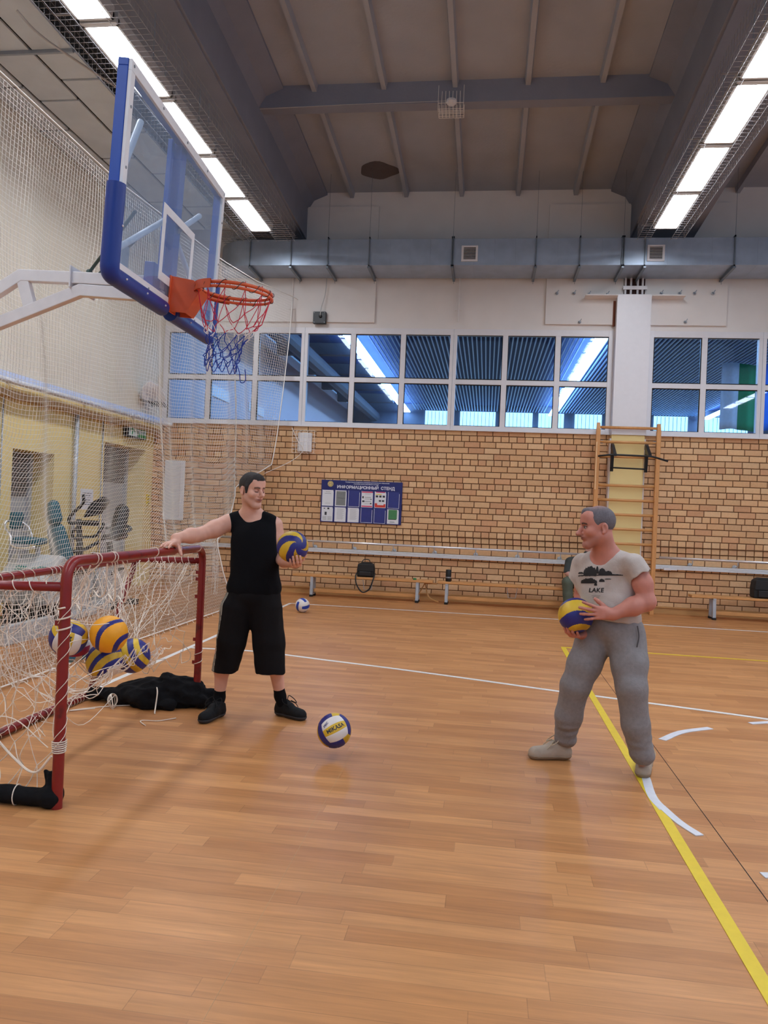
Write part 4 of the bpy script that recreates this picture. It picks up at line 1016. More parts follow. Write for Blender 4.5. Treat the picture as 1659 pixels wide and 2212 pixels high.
def hoop_net():
    C = h(*rc); g = np.random.default_rng(5); nn = 12
    lev = [(0, .226), (-.15, .185), (-.20, .150), (-.255, .125), (-.315, .105), (-.365, .102), (-.41, .100)]
    N = []
    for i, (z, rr) in enumerate(lev):
        row = []
        for j in range(nn):
            t = 2*PI*(j+.5*(i % 2))/nn+(.05*g.normal() if i else 0)
            if i == 0: q = h(rc[0]+rr*math.cos(t), rr*math.sin(t), rc[2]-.03)
            else: q = C+np.array([rr*math.cos(t)-.012*i, rr*math.sin(t), z-.03+.012*g.normal()])
            row.append(q)
        N.append(row)
    mbs = [MB(), MB(), MB()]
    for i in range(len(lev)-1):
        k = 0 if i < 2 else (1 if i == 2 else 2)
        for j in range(nn):
            for dj in ((0, -1) if i % 2 == 0 else (0, 1)):
                a, c = N[i][j], N[i+1][(j+dj) % nn]; m_ = (a+c)/2+np.array([.010*g.normal(), .010*g.normal(), -.004 if i else -.02*g.random()])
                mbs[k].tube(bez([a, m_, c], 4), .0026 if i else .0024, 5)
    for j in range(nn):      # loose bottom loops
        a, c = N[-1][j], N[-1][(j+1) % nn]; m_ = (a+c)/2; d = m_-C; d[2] = 0
        mbs[2].tube(bez([a, m_+np.array([0, 0, -.045-.015*g.random()]), c], 6), .0028, 5)
    a = N[-1][1]; mbs[2].tube(bez([a, a+(.02, 0, -.05), a+(.03, 0, -.11), a+(.06, .0, -.10), a+(.055, 0, -.03)], 6), .003, 5)
    for j in range(nn): mbs[0].tube(bez([N[0][j], N[0][j]+(.0, 0, .05), N[0][j]+(.004, .004, 0)], 4), .0024, 5)
    for m_, mt, nm in zip(mbs, (M_cordr, M_cordw, M_cordb), ('upper', 'middle', 'lower')):
        o = m_.build('hoop_net', mt, hoop); o['label'] = {'upper': 'red upper cords', 'middle': 'white middle cords', 'lower': 'blue lower cords'}[nm]
hoop_net()
# white swing arm
def chord(pts, hgt, dep):
    pts = [np.array(q, float) for q in pts]; up_ = []
    for i in range(len(pts)):
        ns = []
        for a, c in ((i-1, i), (i, i+1)):
            if a >= 0 and c < len(pts):
                d = pts[c]-pts[a]; n = np.array([-d[2], 0, d[0]]); n *= np.sign(n[2])/np.linalg.norm(n); ns.append(n)
        m = sum(ns); m /= np.linalg.norm(m); up_.append(m*hgt/2/max(.3, m @ ns[0]))
    k = len(pts); vs = [pts[i]+s*up_[i]+np.array([0, t*dep/2, 0]) for i in range(k) for s, t in ((1, -1), (1, 1), (-1, 1), (-1, -1))]
    b = MB(); b.add(vs, [(4*i+j, 4*i+(j+1) % 4, 4*i+4+(j+1) % 4, 4*i+4+j) for i in range(k-1) for j in range(4)]+[(3, 2, 1, 0), (4*k-4, 4*k-3, 4*k-2, 4*k-1)])
    return b
def PA(x, y, dy=0): return P(x, y, 4.42+dy)
M_arm = mat('arm_white_enamel', (222, 220, 222), .45, var=.04)
for dy in (0, .22):
    top = [PA(352, 612, dy*.98), PA(178, 602, dy), PA(47, 596, dy)]; d = top[2]-PA(-10, 622, dy)
    e = PA(-10, 633, dy)-top[2]; top.append(top[2]+e*(XU-top[2][0])/e[0])
    low = [PA(352, 641, dy*.98), PA(176, 628, dy)]; e = PA(0, 698, dy)-low[1]; low.append(low[1]+e*((XU-low[1][0])/e[0]))
    chord(top, .072, .05).build('arm_chord', M_arm, hoop, bevel=.004)
    chord(low, .072, .05).build('arm_chord', M_arm, hoop, bevel=.004)
    chord([PA(50, 600, dy), PA(66, 664, dy)], .075, .044).build('arm_web', M_arm, hoop, bevel=.004)
    chord([PA(-150, 672, dy), PA(-120, 746, dy)], .075, .044).build('arm_web', M_arm, hoop, bevel=.004)
MB().box((PA(178, 612)+PA(178, 612, .22))/2, (.012, .30, .135)).build('arm_plate', M_arm, hoop, bevel=.003)
b = MB(); b.tube([PA(193, 588, .02), h(-.08, -.5, -.1)], .010, 8); b.tube([PA(212, 594, .1), h(-.08, -.4, -.2)], .010, 8); b.ball(PA(193, 588, .02), .02, 10)
b.build('tilt_strut', mat('dark_green_strut', (34, 62, 58), .5), hoop, smooth=True, autosmooth=True)
MB().box(h(-.12, -.55, -.38), (.06, .09, .16), HR).build('counterweight', M_grey, hoop, bevel=.004)

# ================================================================== SAFETY NET
def ztop(y):
    return float(np.interp(y, [0, 5, 7.4, 10.5, 12.3, 13.3], [4.85, 4.78, 4.76, 4.98, 5.2, 5.24]))
def safety_net():
    r = thing('safety_net', 'tall white safety net hanging in front of the left wall', 'safety net', (-3.9, 8, 0))
    Y0 = 2.6
    def yend(t): return float(np.interp(t, [0, .1, .2, .36, .43, .62, .8, 1], [10.95, 10.75, 10.65, 11.9, 12.9, 13.0, 13.1, 13.25]))
    def surf(u, t):
        """u along the hall 0..1, t height 0..1"""
        y = Y0+u*(yend(t)-Y0); zt = ztop(y); z = .03+t*(zt-.03)
        x = -3.9+.24*max(0, 1-t/.28)+(.34*max(0, (y-12.2))/1.1 if t > .4 else 0)
        a = min(1, 4*t)*min(1, 3*(1-t))
        x += a*(.05*math.sin(y*2.3+t*3)+.035*math.sin(y*5.1+1.3+2*t)+.02*math.sin(y*11+t*6))
        z += a*(.06*math.sin(y*1.7+.8)+.035*math.sin(y*3.9+t*2))*min(1, 2*(1-t))
        y += .035*math.sin(z*3.1+y)*a
        return (x, y, z)
    b = MB(); nu, nt = 235, 118; du = 1/nu
    G = np.array([[surf(i/nu, j/nt) for j in range(nt+1)] for i in range(nu+1)])
    def cords(lines, rad):
        vs = []; fs = []; o = 0
        for L in lines:
            k = len(L); t = np.gradient(L, axis=0); t /= np.linalg.norm(t, axis=1)[:, None]+1e-9
            a = np.cross(t, np.array([.93, .1, .35])); a /= np.linalg.norm(a, axis=1)[:, None]+1e-9; c = np.cross(t, a)
            ring_ = np.stack([L+rad*(a*math.cos(w)+c*math.sin(w)) for w in (0, 2*PI/3, 4*PI/3)], 1).reshape(-1, 3)
            vs.append(ring_); i = np.arange(k-1)[:, None]*3
            for j in range(3): fs.append(np.concatenate([i+j, i+(j+1) % 3, i+3+(j+1) % 3, i+3+j], 1)+o)
            o += 3*k
        return np.concatenate(vs), np.concatenate(fs)
    v, f = cords([G[i, ::2] for i in range(nu+1)]+[G[::2, j] for j in range(nt+1)], .0021)
    mesh_from('net_mesh', v, f, M_netw, r)
    b.tube([(-3.9+(.34*max(0, y-12.2)/1.1), y, ztop(y)+.035) for y in np.linspace(-1, 13.3, 40)]+[(-3.52, YW, 5.28)], .006, 6)
    b.build('top_cable', M_netw, r)
    b = MB(); b.tube([G[-1, j] for j in range(0, nt+1, 3)], .009, 6); b.build('edge_rope', M_netw, r)
    b = MB(); b.tube([G[i, 0] for i in range(0, nu+1, 4)], .007, 6); b.build('bottom_rope', M_netw, r)
    b = MB()
    for i in range(0, nu, 5):
        q = G[i, 0]
        b.tube([q, q+(.015*math.sin(i), .02, -.02), q+(.03, .03*math.cos(i), -.025)], .003, 4)
    b.build('rope_end', M_netw, r)
    # strands gathered round a cord near the wall end
    b = MB()
    for k in range(7):
        a = G[-1-k*2, 26]; c = np.array([-3.93+.01*k, 10.75, .95-.0*k]); b.tube(bez([a, (a+c)/2+(0, -.05, -.05), c, c+(.01, .01*k, -.4), c+(.05*math.sin(k), .02*k, -.75)], 5), .003, 4)
    b.build('gathered_strand', M_netw, r)
    b = MB().tube(bez([(-3.5, 13.3, 2.95), (-3.35, 13.2, 2.7), (-3.3, 13.35, 2.55), (-3.5, 13.3, 2.35), (-3.85, 12.9, 2.1)], 6), .005, 5); b.build('tie_cord', M_netw, r)
safety_net()

# ================================================================== GOAL
GA, GB = np.array([-2.01, 3.49]), np.array([-2.09, 5.5])
goal = thing('mini_goal', 'dark red tubular mini goal with a torn white net full of volleyballs', 'goal', (-2.4, 4.5, 0))
RT = .027
MB().tube(fillet([(*GA, 0), (*GA, 1.2), (*GB, 1.18), (*GB, 0)], .11, 8), RT, 16).build('front_frame', M_redm, goal, smooth=True, autosmooth=True)
MB().tube(fillet([(GA[0], GA[1], 1.075), (-2.6, 3.5, 1.06), (-2.6, 5.49, 1.075), (GB[0], GB[1], 1.085)], .07, 6), .023, 12).build('top_rail', M_redm, goal, smooth=True)
MB().tube(fillet([(GA[0], GA[1], .03), (-2.94, 3.49, .03), (-2.94, 5.48, .03), (GB[0], GB[1], .03)], .08, 6), .027, 12).build('floor_rail', M_redm, goal, smooth=True)
for y in (3.5, 5.47): MB().tube([(-2.6, y, 1.06), (-2.93, y, .04)], .021, 12).build('rear_strut', M_redm, goal, smooth=True)
b = MB()
for X, Y, zs_ in ((GB[0], GB[1], (.33, .5, .82, 1.0, .95)), (GA[0], GA[1], (.9,))):
    for z in zs_: b.box((X-.03, Y-.012, z), (.02, .012, .025))
b.build('net_hook', M_redm, goal)

def lattice(nm, surf, nu, nv, seed, jit, rad=.0026, drop=0.0):
    g = np.random.default_rng(seed); J = g.normal(size=(nu+2, nv+2, 3))*jit; skip = g.random((nu+2, nv+2)) < drop
    b = MB()
    def node(i, j):
        q = np.array(surf((i+.5*(j % 2))/nu, j/nv), float); w = 0 if j in (0,) else 1
        return q+J[i, j]*w
    for j in range(nv):
        for i in range(nu+1):
            for di in ((0, -1) if j % 2 == 0 else (0, 1)):
                if not 0 <= i+di <= nu or skip[i, j] and j > 2: continue
                a, c = node(i, j), node(i+di, j+1); L = np.linalg.norm(c-a)
                m_ = (a+c)/2+g.normal(size=3)*.012+np.array([0, 0, -.012*L/.1])
                b.tube(bez([a, m_, c], 3), rad, 4)
    return b
def hammock(u, v):
    """from the rear rail down into the pocket that holds the balls and up to its front lip"""
    w = min(1, v*1.35); y = 4.5+(u-.5)*(1.9-1.02*w)-.25*w
    x = float(np.interp(v, [0, .2, .45, .65, .8, 1], [-2.6, -2.62, -2.50, -2.25, -2.06, -1.99])); z = float(np.interp(v, [0, .2, .45, .65, .8, 1], [1.06, .86, .60, .46, .50, .62]))
    return (x, y, z-.03*math.cos(u*6))
def backsheet(u, v):
    y = 3.52+u*1.95; return (-2.6-.33*v-.05*math.sin(PI*v), y, 1.05-1.0*v)
def farside(u, v):
    x = -2.12-u*.5-.25*v*u; z = 1.07-v*(.72+.12*math.sin(u*3)) ; return (x-.02*v, 5.46-.25*math.sin(PI*v)*(.4+u*.6), z)
def nearside(u, v):
    x = -2.06-u*.9; z = 1.05-v*1.0*(1-.0*u); return (x, 3.52+.12*math.sin(PI*v)*math.sin(PI*u), z)
lattice('n', hammock, 15, 11, 3, .016).build('goal_net', M_netg, goal)
lattice('n', backsheet, 14, 8, 4, .024, .0021).build('goal_net', M_netg, goal)
lattice('n', farside, 8, 9, 5, .022, drop=.12).build('goal_net', M_netg, goal)
lattice('n', nearside, 7, 8, 6, .028, .0024, drop=.05).build('goal_net', M_netg, goal)
def loose():
    g = np.random.default_rng(9); b = MB()
    for k in range(26):            # slack strands fanning from the far end of the rails to the pocket
        t = g.random(); a = np.array([-2.14-.46*t, 5.46, 1.07]) if k % 2 else np.array([-2.6, 4.6+.85*g.random(), 1.05]); c = np.array([-2.05-.35*g.random(), 4.25+.42*g.random(), .56+.14*g.random()])
        m_ = (a*2+c)/3+g.normal(size=3)*(.03, .04, .03); m2 = (a+2*c)/3+g.normal(size=3)*.03; b.tube(bez([a, m_, m2, c], 5), .0021, 4)
    for k in range(8):             # strands from the near post to the pocket
        a = np.array([-2.03, 3.52, 1.0-.09*k]); c = np.array([-2.03-.25*g.random(), 3.9+.5*g.random(), .9-.07*k+.05*g.normal()]); b.tube(bez([a, (a+c)/2+g.normal(size=3)*.04, c], 5), .0022, 4)
    for k in range(6):
        a = np.array([-2.04, 3.68+.09*k, 1.16]); c = np.array([-2.1-.1*g.random(), 3.72+.12*k, .98-.1*g.random()]); b.tube(bez([a, (a+c)/2+g.normal(size=3)*.03, c, c+(-.1, .12, .02)], 5), .0042, 5)
    b.build('loose_cord', M_netg, goal)
loose()
def lashing():
    b = MB(); g = np.random.default_rng(2)
    def coil(a, c, turns, rad=.030, th=.0026):
        a = np.array(a, float); c = np.array(c, float); d = c-a; L = np.linalg.norm(d); d /= L
        u = np.cross(d, (.3, .9, .31)); u /= np.linalg.norm(u); w = np.cross(d, u); n = int(turns*12); ph = g.random()*6
        b = MB(); b.tube([a+d*L*i/n+(rad+.002*math.sin(i))*(u*math.cos(2*PI*turns*i/n+ph)+w*math.sin(2*PI*turns*i/n+ph)) for i in range(n+1)], th, 4); b.build('net_lashing', M_netg, goal)
    coil((*GA, .30), (*GA, 1.02), 3.5, .030, .0021); coil((*GA, 1.0), (*GA, .34), 3, .031, .0021)
    coil((*GA, .27), (*GA, .33), 6, .032, .0032); coil((*GA, .86), (*GA, .98), 2.3, .034, .0042)
    for k in (0, 1, 4, 6, 8): y = 3.75+.19*k; coil((-2.02-.04*k/9, y, 1.2), (-2.02-.04*k/9, y+.05, 1.195), 1.5, .031, .0028)
    for y0, y1, t in ((3.6, 4.2, 6), (4.3, 4.6, 7), (5.0, 5.3, 4)): coil((-2.6, y0, 1.06), (-2.6, y1, 1.07), t, .027)
    coil((-2.1, 3.49, 1.07), (-2.55, 3.5, 1.06), 5, .027)
    for y0, y1, t in ((3.7, 4.5, 5), (4.5, 5.0, 7), (5.0, 5.4, 9)): coil((-2.94, y0, .03), (-2.94, y1, .03), t, .032, .0026)
    coil((-2.61, 5.47, 1.0), (-2.9, 5.47, .12), 4, .026)
    coil((-2.09, 5.5, .28), (-2.09, 5.5, .42), 2, .031, .003); coil((-2.14, 5.5, 1.085), (-2.5, 5.49, 1.08), 7, .027)
    b = MB(); b.tube(bez([(-2.7, 3.55, .62), (-2.42, 3.52, .36), (-2.25, 3.5, .22), (-2.12, 3.47, .17), (-2.03, 3.46, .26)], 8), .006, 6); b.tube(bez([(-2.94, 3.9, .06), (-2.7, 3.6, .3), (-2.3, 3.5, .42), (-2.05, 3.46, .30)], 6), .003, 5)
    for k in range(14):
        a = np.array([-2.1+.03*g.normal(), 3.47, .38+.04*g.normal()]); b.tube([a, a+g.normal(size=3)*.03], .0016, 3)
    b.build('hanging_rope', M_netg, goal)
lashing()

# black cloth tied round the near floor rail
s = Shape(); g = np.random.default_rng(4)
s.cone((-2.06, 3.49, .047), (-2.93, 3.49, .045), .043, .045); s.cone((-2.035, 3.50, .05), (-2.06, 3.52, .15), .045, .018, .03); s.ell((-2.045, 3.50, .055), (.055, .06, .052), None, .02); s.cone((-2.05, 3.54, .06), (-2.1, 3.53, .16), .03, .008, .03)
v, f = s.mesh((-3.0, 3.4, -.01), (-1.95, 3.62, .22), .006, lambda X: .004*wav(X, 3, 70)+.003*wav(X*(.3, 1, 1), 4, 160))
v[:, 2] = np.maximum(v[:, 2], .002)
o = mesh_from('cloth_wrap', v, f, M_darkcloth, org=np.array([-2.45, 3.49, 0])); tag(o, 'black cloth rolled around the near floor tube of the goal', 'cloth')
b = MB()
for x in (-2.22, -2.46, -2.7): b.torus((x, 3.49, .047), .048, .003, (1, .12, 0), 20, 5)
b.build('tie', M_netg, o)
# jacket lying on the far floor rail
s = Shape()
s.cone((-2.88, 5.44, .05), (-2.62, 5.40, .055), .045, .05); s.cone((-2.66, 5.40, .055), (-2.42, 5.36, .07), .065, .08, .03)
s.ell((-2.42, 5.46, .085), (.24, .15, .105), None, .04); s.ell((-2.33, 5.5, .12), (.08, .08, .10), None, .03); s.cone((-2.35, 5.45, .17), (-2.31, 5.45, .225), .03, .012, .03); s.cone((-2.25, 5.47, .15), (-2.22, 5.45, .19), .025, .012, .03)
s.ell((-2.20, 5.5, .10), (.17, .13, .10), None, .04); s.cone((-2.2, 5.44, .07), (-2.02, 5.44, .06), .06, .05, .03); s.ell((-2.0, 5.52, .06), (.06, .06, .07), None, .02)
s.cone((-2.42, 5.33, .04), (-2.22, 5.33, .04), .045, .03, .03); s.cone((-2.3, 5.42, .17), (-2.06, 5.48, .14), .02, .015, .04)
v, f = s.mesh((-3.0, 5.2, -.04), (-1.88, 5.75, .32), .007, lambda X: .016*wav(X, 13, 34)+.022*np.abs(wav(X*(.6, 1, 1), 14, 55))-.010+.006*wav(X*(.5, 1, 1), 15, 120)); v[:, 2] = np.maximum(v[:, 2], .002)
o = mesh_from('jacket', v, f, M_darkcloth, org=np.array([-2.4, 5.45, 0])); tag(o, 'crumpled black jacket lying over the far floor tube of the goal', 'jacket')
b = MB(); g = np.random.default_rng(8)
b.tube(bez([P(337, 1478, 5.40), P(340, 1495, 5.30), P(337, 1520, 5.27), P(334, 1545, 5.22)*(1, 1, 0)+(0, 0, .01), P(334, 1556, 5.2)*(1, 1, 0)+(0, 0, .006)], 6), .005, 5)
q0 = lambda x, y: (lambda d: np.array([*(CC+d*(-CAM_H/d[2]))[:2], .006]))(CM.T @ np.array([(x-829.5)/FPX, (y-1106)/FPX, 1.0]))
b.tube(bez([q0(314, 1569), q0(304, 1562), q0(308, 1558), q0(340, 1559), q0(362, 1556), q0(380, 1553)], 6), .004, 5)
b.tube(bez([q0(205, 1532), q0(150, 1537), q0(205, 1530), q0(260, 1526), q0(310, 1524)], 6), .004, 5)
for k in range(4): b.torus(P(243, 1512+2*k, 5.27), .045+.006*k, .003, (1, .3*k-.4, .2), 20, 5)
tag(b.build('white_string', M_netg), 'white string wound over the black jacket with its end on the floor', 'string')

# ================================================================== VOLLEYBALLS
BW, BY, BB, BO = mat('ball_white', (222, 216, 212), .5, var=.05, bump=.1, bscale=300), mat('ball_yellow', (214, 176, 44), .5, var=.10, bump=.1, bscale=300, second=(184, 142, 30), mixscale=8), mat('ball_blue', (32, 36, 118), .45, var=.08, bump=.1, bscale=300), mat('ball_orange', (240, 164, 22), .5, var=.06, bump=.1, bscale=300)
BC, BR, BD = mat('ball_cyan', (66, 150, 206), .5), mat('ball_magenta', (168, 44, 74), .5), mat('ball_deep_blue', (22, 62, 160), .4)
BALL_N = 44
def ball_mesh(R, style):
    n = BALL_N; vs = []; fs = []; mi = []; o = 0
    for ax in range(3):
        for sg in (-1, 1):
            a1, a2 = (ax+1) % 3, (ax+2) % 3
            for i in range(n+1):
                for j in range(n+1):
                    u, v = math.tan((2*i/n-1)*PI/4), math.tan((2*j/n-1)*PI/4)
                    q = np.zeros(3); q[ax] = sg; q[a1] = u; q[a2] = v; q /= np.linalg.norm(q)
                    U, V = 2*i/n-1, 2*j/n-1
                    w = V+(.0 if style[0] == 'c' else .42*(U*U)*sg-.16*sg); s3 = (w+1)*1.5; fr = abs(s3-round(s3)) if .2 < s3 < 2.8 else 1
                    e = min(abs(1-abs(U)), abs(1-abs(V))) ; gr = max(0, 1-min(fr/.07, e/.05))
                    vs.append(q*(R-.0016*gr))
            for i in range(n):
                for j in range(n):
                    U, V = 2*(i+.5)/n-1, 2*(j+.5)/n-1
                    w = V+(.0 if style[0] == 'c' else .42*(U*U)*sg-.16*sg); k = int(min(2, max(0, math.floor((w+1)*1.5))))
                    mi.append(style[1][ax*2+(sg > 0)][k] if isinstance(style[1][0], (tuple, list)) else style[1][k])
                    q = (o+i*(n+1)+j, o+(i+1)*(n+1)+j, o+(i+1)*(n+1)+j+1, o+i*(n+1)+j+1); fs.append(q if sg > 0 else q[::-1])
            o += (n+1)**2
    return np.array(vs), np.array(fs), np.array(mi)
def volleyball(c, R, style, mats, label, roll=0, yaw=0, tilt=0, text=None, fn=None):
    c = np.array(c, float); v, f, mi = ball_mesh(R, style)
    fwd = CC-c; fwd /= np.linalg.norm(fwd); rt = np.cross((0, 0, 1), fwd); rt /= np.linalg.norm(rt); up = np.cross(fwd, rt)
    B = np.stack([fwd, rt, up], 1) @ rotm(0, 0, math.radians(roll)) @ rotm(math.radians(yaw), math.radians(tilt), 0)
    if fn is not None:
        n_ = v/np.linalg.norm(v, axis=1)[:, None]; fc = n_[f].mean(1); mi, _ = fn(fc/np.linalg.norm(fc, axis=1)[:, None]); _, ed = fn(n_); v = n_*(R-.0014*np.clip(1-ed/.03, 0, 1))[:, None]
    v = v @ B.T+c
    o = mesh_from('volleyball', v, f, mats, matidx=mi, org=c-np.array([0, 0, R])); tag(o, label, 'volleyball')
    for i, (s_, size, y, z, m_, ang) in enumerate(text or []):
        tv, tf = text_mesh(s_, size, bold=.0012); mb = MB(); ca, sa = math.cos(math.radians(ang)), math.sin(math.radians(ang)); pts = []
        for p in tv:
            a, d = p[0]*ca-p[1]*sa+y, p[0]*sa+p[1]*ca+z; q = np.array([1, math.tan(a/R), math.tan(d/R)]); q /= np.linalg.norm(q); pts.append(B @ q*(R+.0008)+c)
        mb.add(pts, tf); mb.build('lettering', m_, o)
    return o
def bands(cuts, cols, curve=.43, roll=0):
    ca, sa = math.cos(math.radians(roll)), math.sin(math.radians(roll)); cuts_ = np.array(cuts)
    def fn(q):
        y, z = q[:, 1]*ca+q[:, 2]*sa, -q[:, 1]*sa+q[:, 2]*ca; w = z+curve*y*y*np.sign(q[:, 0]+1e-6)
        return np.array(cols)[np.searchsorted(cuts_, w)], np.abs(w[:, None]-cuts_).min(1)
    return fn
def pinwheel(cy, cz, phi0, s=.9, cols=(1, 0), arms=4):
    px_ = math.sqrt(1-cy*cy-cz*cz); p0 = np.array([px_, cy, cz]); e1 = nrm_(np.cross((0, 0, 1), p0)); e2 = np.cross(p0, e1)
    def fn(q):
        th = np.arccos(np.clip(q @ p0, -1, 1)); ph = np.arctan2(q @ e2, q @ e1); t2 = np.minimum(th, PI-th)
        w = np.clip((t2-.26)/.9, 0, .52); u = (((ph-math.radians(phi0))-s*(th-.26))/(2*PI/arms)) % 1
        m = u < w; ed = np.where(t2 > .2, np.minimum(np.abs(u-w), np.minimum(u, 1-u)), 1)*np.sin(th)
        return np.where(m, cols[1], cols[0]), ed
    return fn
def nrm_(a): a = np.array(a, float); return a/np.linalg.norm(a)
SW = ('s', [1, 0, 1])
FACES = [(0, 1, 0), (0, 1, 0), (2, 1, 2), (2, 1, 2), (2, 2, 1), (2, 2, 1)]
fb = volleyball(P(722, 1578, 4.60), .1045, ('c', FACES), [BW, BY, BB], 'white, yellow and blue volleyball in mid-bounce between the two men', roll=28, yaw=6, tilt=-6,
                text=[('MIKASA', .034, .002, -.001, M_ink, 0), ('PEC', .022, -.045, .048, mat('pen_blue', (84, 84, 130), .6), 18)])
volleyball((-2.61, 10.95, .105), .105, ('c', [(0, 1, 0)]*6), [BW, BD], 'white volleyball with blue stripes resting on the floor in front of the benches', roll=20, yaw=38, tilt=28)
volleyball((-2.10, 4.12, .745), .105, ('s', [0, 1, 0]), [BO, BB], 'orange volleyball with dark blue curved stripes, on top of the heap in the goal net', fn=bands([-.80, -.52, .30, .56], [0, 1, 0, 1, 0], .5, 52))
volleyball((-2.305, 4.05, .725), .105, ('c', FACES), [BW, BY, BB], 'white and yellow volleyball behind the near goal post, leftmost of the heap in the net', roll=70, yaw=-28, tilt=4, text=[('MIKASA', .034, 0, 0, M_ink, 180)])
volleyball((-2.185, 4.245, .565), .105, ('s', [(1, 2, 1), (1, 2, 1), (0, 1, 2), (1, 0, 1), (2, 1, 2), (1, 2, 0)]), [BW, BY, BB], 'yellow, blue and cream volleyball at the bottom of the heap in the goal net', fn=bands([-.55, -.2, .18, .45, .8], [0, 2, 1, 2, 1, 2], .35, 38))
volleyball((-2.105, 4.44, .565), .105, ('s', [0, 1, 0]), [BY, BB], 'blue and yellow volleyball, rightmost of the heap in the goal net', fn=bands([-.5, -.15, .22, .55], [1, 0, 1, 0, 1], -.3, -62))
volleyball((-2.40, 4.27, .64), .105, ('c', [(0, 1, 0), (1, 2, 1), (0, 1, 0), (2, 1, 2), (0, 2, 0), (1, 0, 1)]), [BC, BR, BW], 'cyan and magenta volleyball hidden behind the others in the goal net', roll=10, yaw=20)

# ================================================================== EXERCISE MACHINES BEHIND THE NET
def Q(x, y, Y): return P(x, y, Y)
# chair with a chrome frame
r = thing('exercise_chair', 'machine seat with teal pads and a bent chrome frame behind the net', 'exercise machine', (-5.2, 8.25, 0))
MB().box(Q(36, 1124, 8.35), (.10, .26, .20), rotm(.3, 0, 0)).build('backrest', M_teal, r, bevel=.03)
MB().box(Q(66, 1168, 8.3), (.30, .36, .07), rotm(.3, .05, 0)).build('seat', M_teal, r, bevel=.02)
b = MB(); b.tube(bez([Q(22, 1124, 8.3), Q(12, 1128, 8.25), Q(11, 1140, 8.2), Q(22, 1158, 8.15), Q(26, 1178, 8.1), Q(48, 1184, 8.1), Q(75, 1182, 8.1)], 8), .014, 8); b.tube(bez([Q(48, 1128, 8.4), Q(62, 1140, 8.45), Q(71, 1165, 8.45)], 8), .014, 8)
b.build('chrome_frame', M_chrome, r, smooth=True)
b = MB(); q = Q(82, 1180, 8.35); b.cyl((q[0], q[1], .08), q, .03, 12); q2 = Q(40, 1184, 8.2); b.cyl((q2[0], q2[1], .08), q2, .022, 12); b.bx(q2[0]-.15, q[0]+.15, q[1]-.35, q[1]+.25, .0, .09); b.build('base', M_machine, r, bevel=.006)
# reclined machine seat
r = thing('leg_press', 'exercise machine with a tall teal backrest and headrest behind the net', 'exercise machine', (-5.2, 9.1, 0))
s = Shape().cone(Q(115, 1092, 9.0), Q(118, 1120, 9.0), .07, .095, .02).ell(Q(117, 1105, 9.0), (.06, .1, .14)); v, f = s.mesh(Q(115, 1105, 9)-.3, Q(115, 1105, 9)+.3, .014); mesh_from('headrest', v, f, M_teal, r)
s = Shape().cone(Q(122, 1148, 9.05), Q(138, 1215, 9.1), .11, .14, .03); v, f = s.mesh(Q(130, 1180, 9)-.5, Q(130, 1180, 9)+.5, .016); v = v.copy(); mesh_from('backrest', v, f, M_teal, r)
b = MB(); b.cyl(Q(113, 1118, 9.05), Q(116, 1140, 9.05), .03, 10); b.box(Q(118, 1222, 9.1), (.22, .5, .12)); b.box(Q(150, 1230, 9.1), (.34, .5, .1)); b.build('carriage', M_black, r, bevel=.01)
b = MB(); q = Q(140, 1260, 9.15); b.bx(q[0]-.3, q[0]+.25, q[1]-.4, q[1]+.4, 0, .1); b.bx(q[0]-.2, q[0]+.2, q[1]-.28, q[1]+.28, .1, .62); b.build('housing', M_machine, r, bevel=.03)
# elliptical trainer
r = thing('elliptical_trainer', 'black and grey elliptical trainer with curved handles behind the net', 'exercise machine', (-5.25, 9.7, 0))
b = MB()
b.tube(bez([Q(180, 1068, 9.5), Q(179, 1088, 9.5), Q(158, 1108, 9.5), Q(149, 1122, 9.5), Q(153, 1130, 9.5), Q(175, 1128, 9.55)], 8), .022, 8)
b.tube(bez([Q(222, 1128, 9.8), Q(222, 1138, 9.8), Q(205, 1158, 9.75), Q(183, 1160, 9.7), Q(160, 1162, 9.6), Q(158, 1148, 9.6), Q(170, 1138, 9.6)], 8), .02, 8)
b.build('handlebar', M_black, r, smooth=True)
b = MB(); c1, c2, c3, c4 = Q(178, 1118, 9.7), Q(196, 1085, 9.75), Q(222, 1072, 9.8), Q(234, 1082, 9.85); c5 = Q(212, 1112, 9.8); b.prism([c1, c2, c3, c4, c5], (-.03, .14, 0)); b.box(Q(192, 1130, 9.7), (.15, .30, .07)); b.build('console', M_black, r, bevel=.015)
b = MB(); q = Q(176, 1185, 9.7); b.tube([(q[0], q[1], .1), Q(172, 1180, 9.7), Q(170, 1122, 9.65)], [.06, .045, .035], 10); b.build('mast', M_black, r, smooth=True)
b = MB(); b.tube([Q(158, 1192, 9.6), Q(185, 1186, 9.8), Q(214, 1170, 9.9)], .025, 8); b.tube([Q(165, 1330, 9.5), Q(185, 1262, 9.8), Q(205, 1192, 9.9)], .03, 8); b.build('pedal_arm', M_black, r, smooth=True)
q = Q(170, 1260, 9.7); b = MB(); b.lathe([(.30, -.06), (.33, -.03), (.33, .03), (.30, .06)], (q[0], q[1], .42), (1, 0, 0), 28); b.bx(q[0]-.12, q[0]+.12, q[1]-.28, q[1]+.35, .02, .12); b.bx(q[0]-.3, q[0]+.3, q[1]-.28, q[1]-.2, 0, .08); b.bx(q[0]-.3, q[0]+.3, q[1]+.3, q[1]+.38, 0, .08); b.build('drive_housing', M_machine, r, bevel=.01)
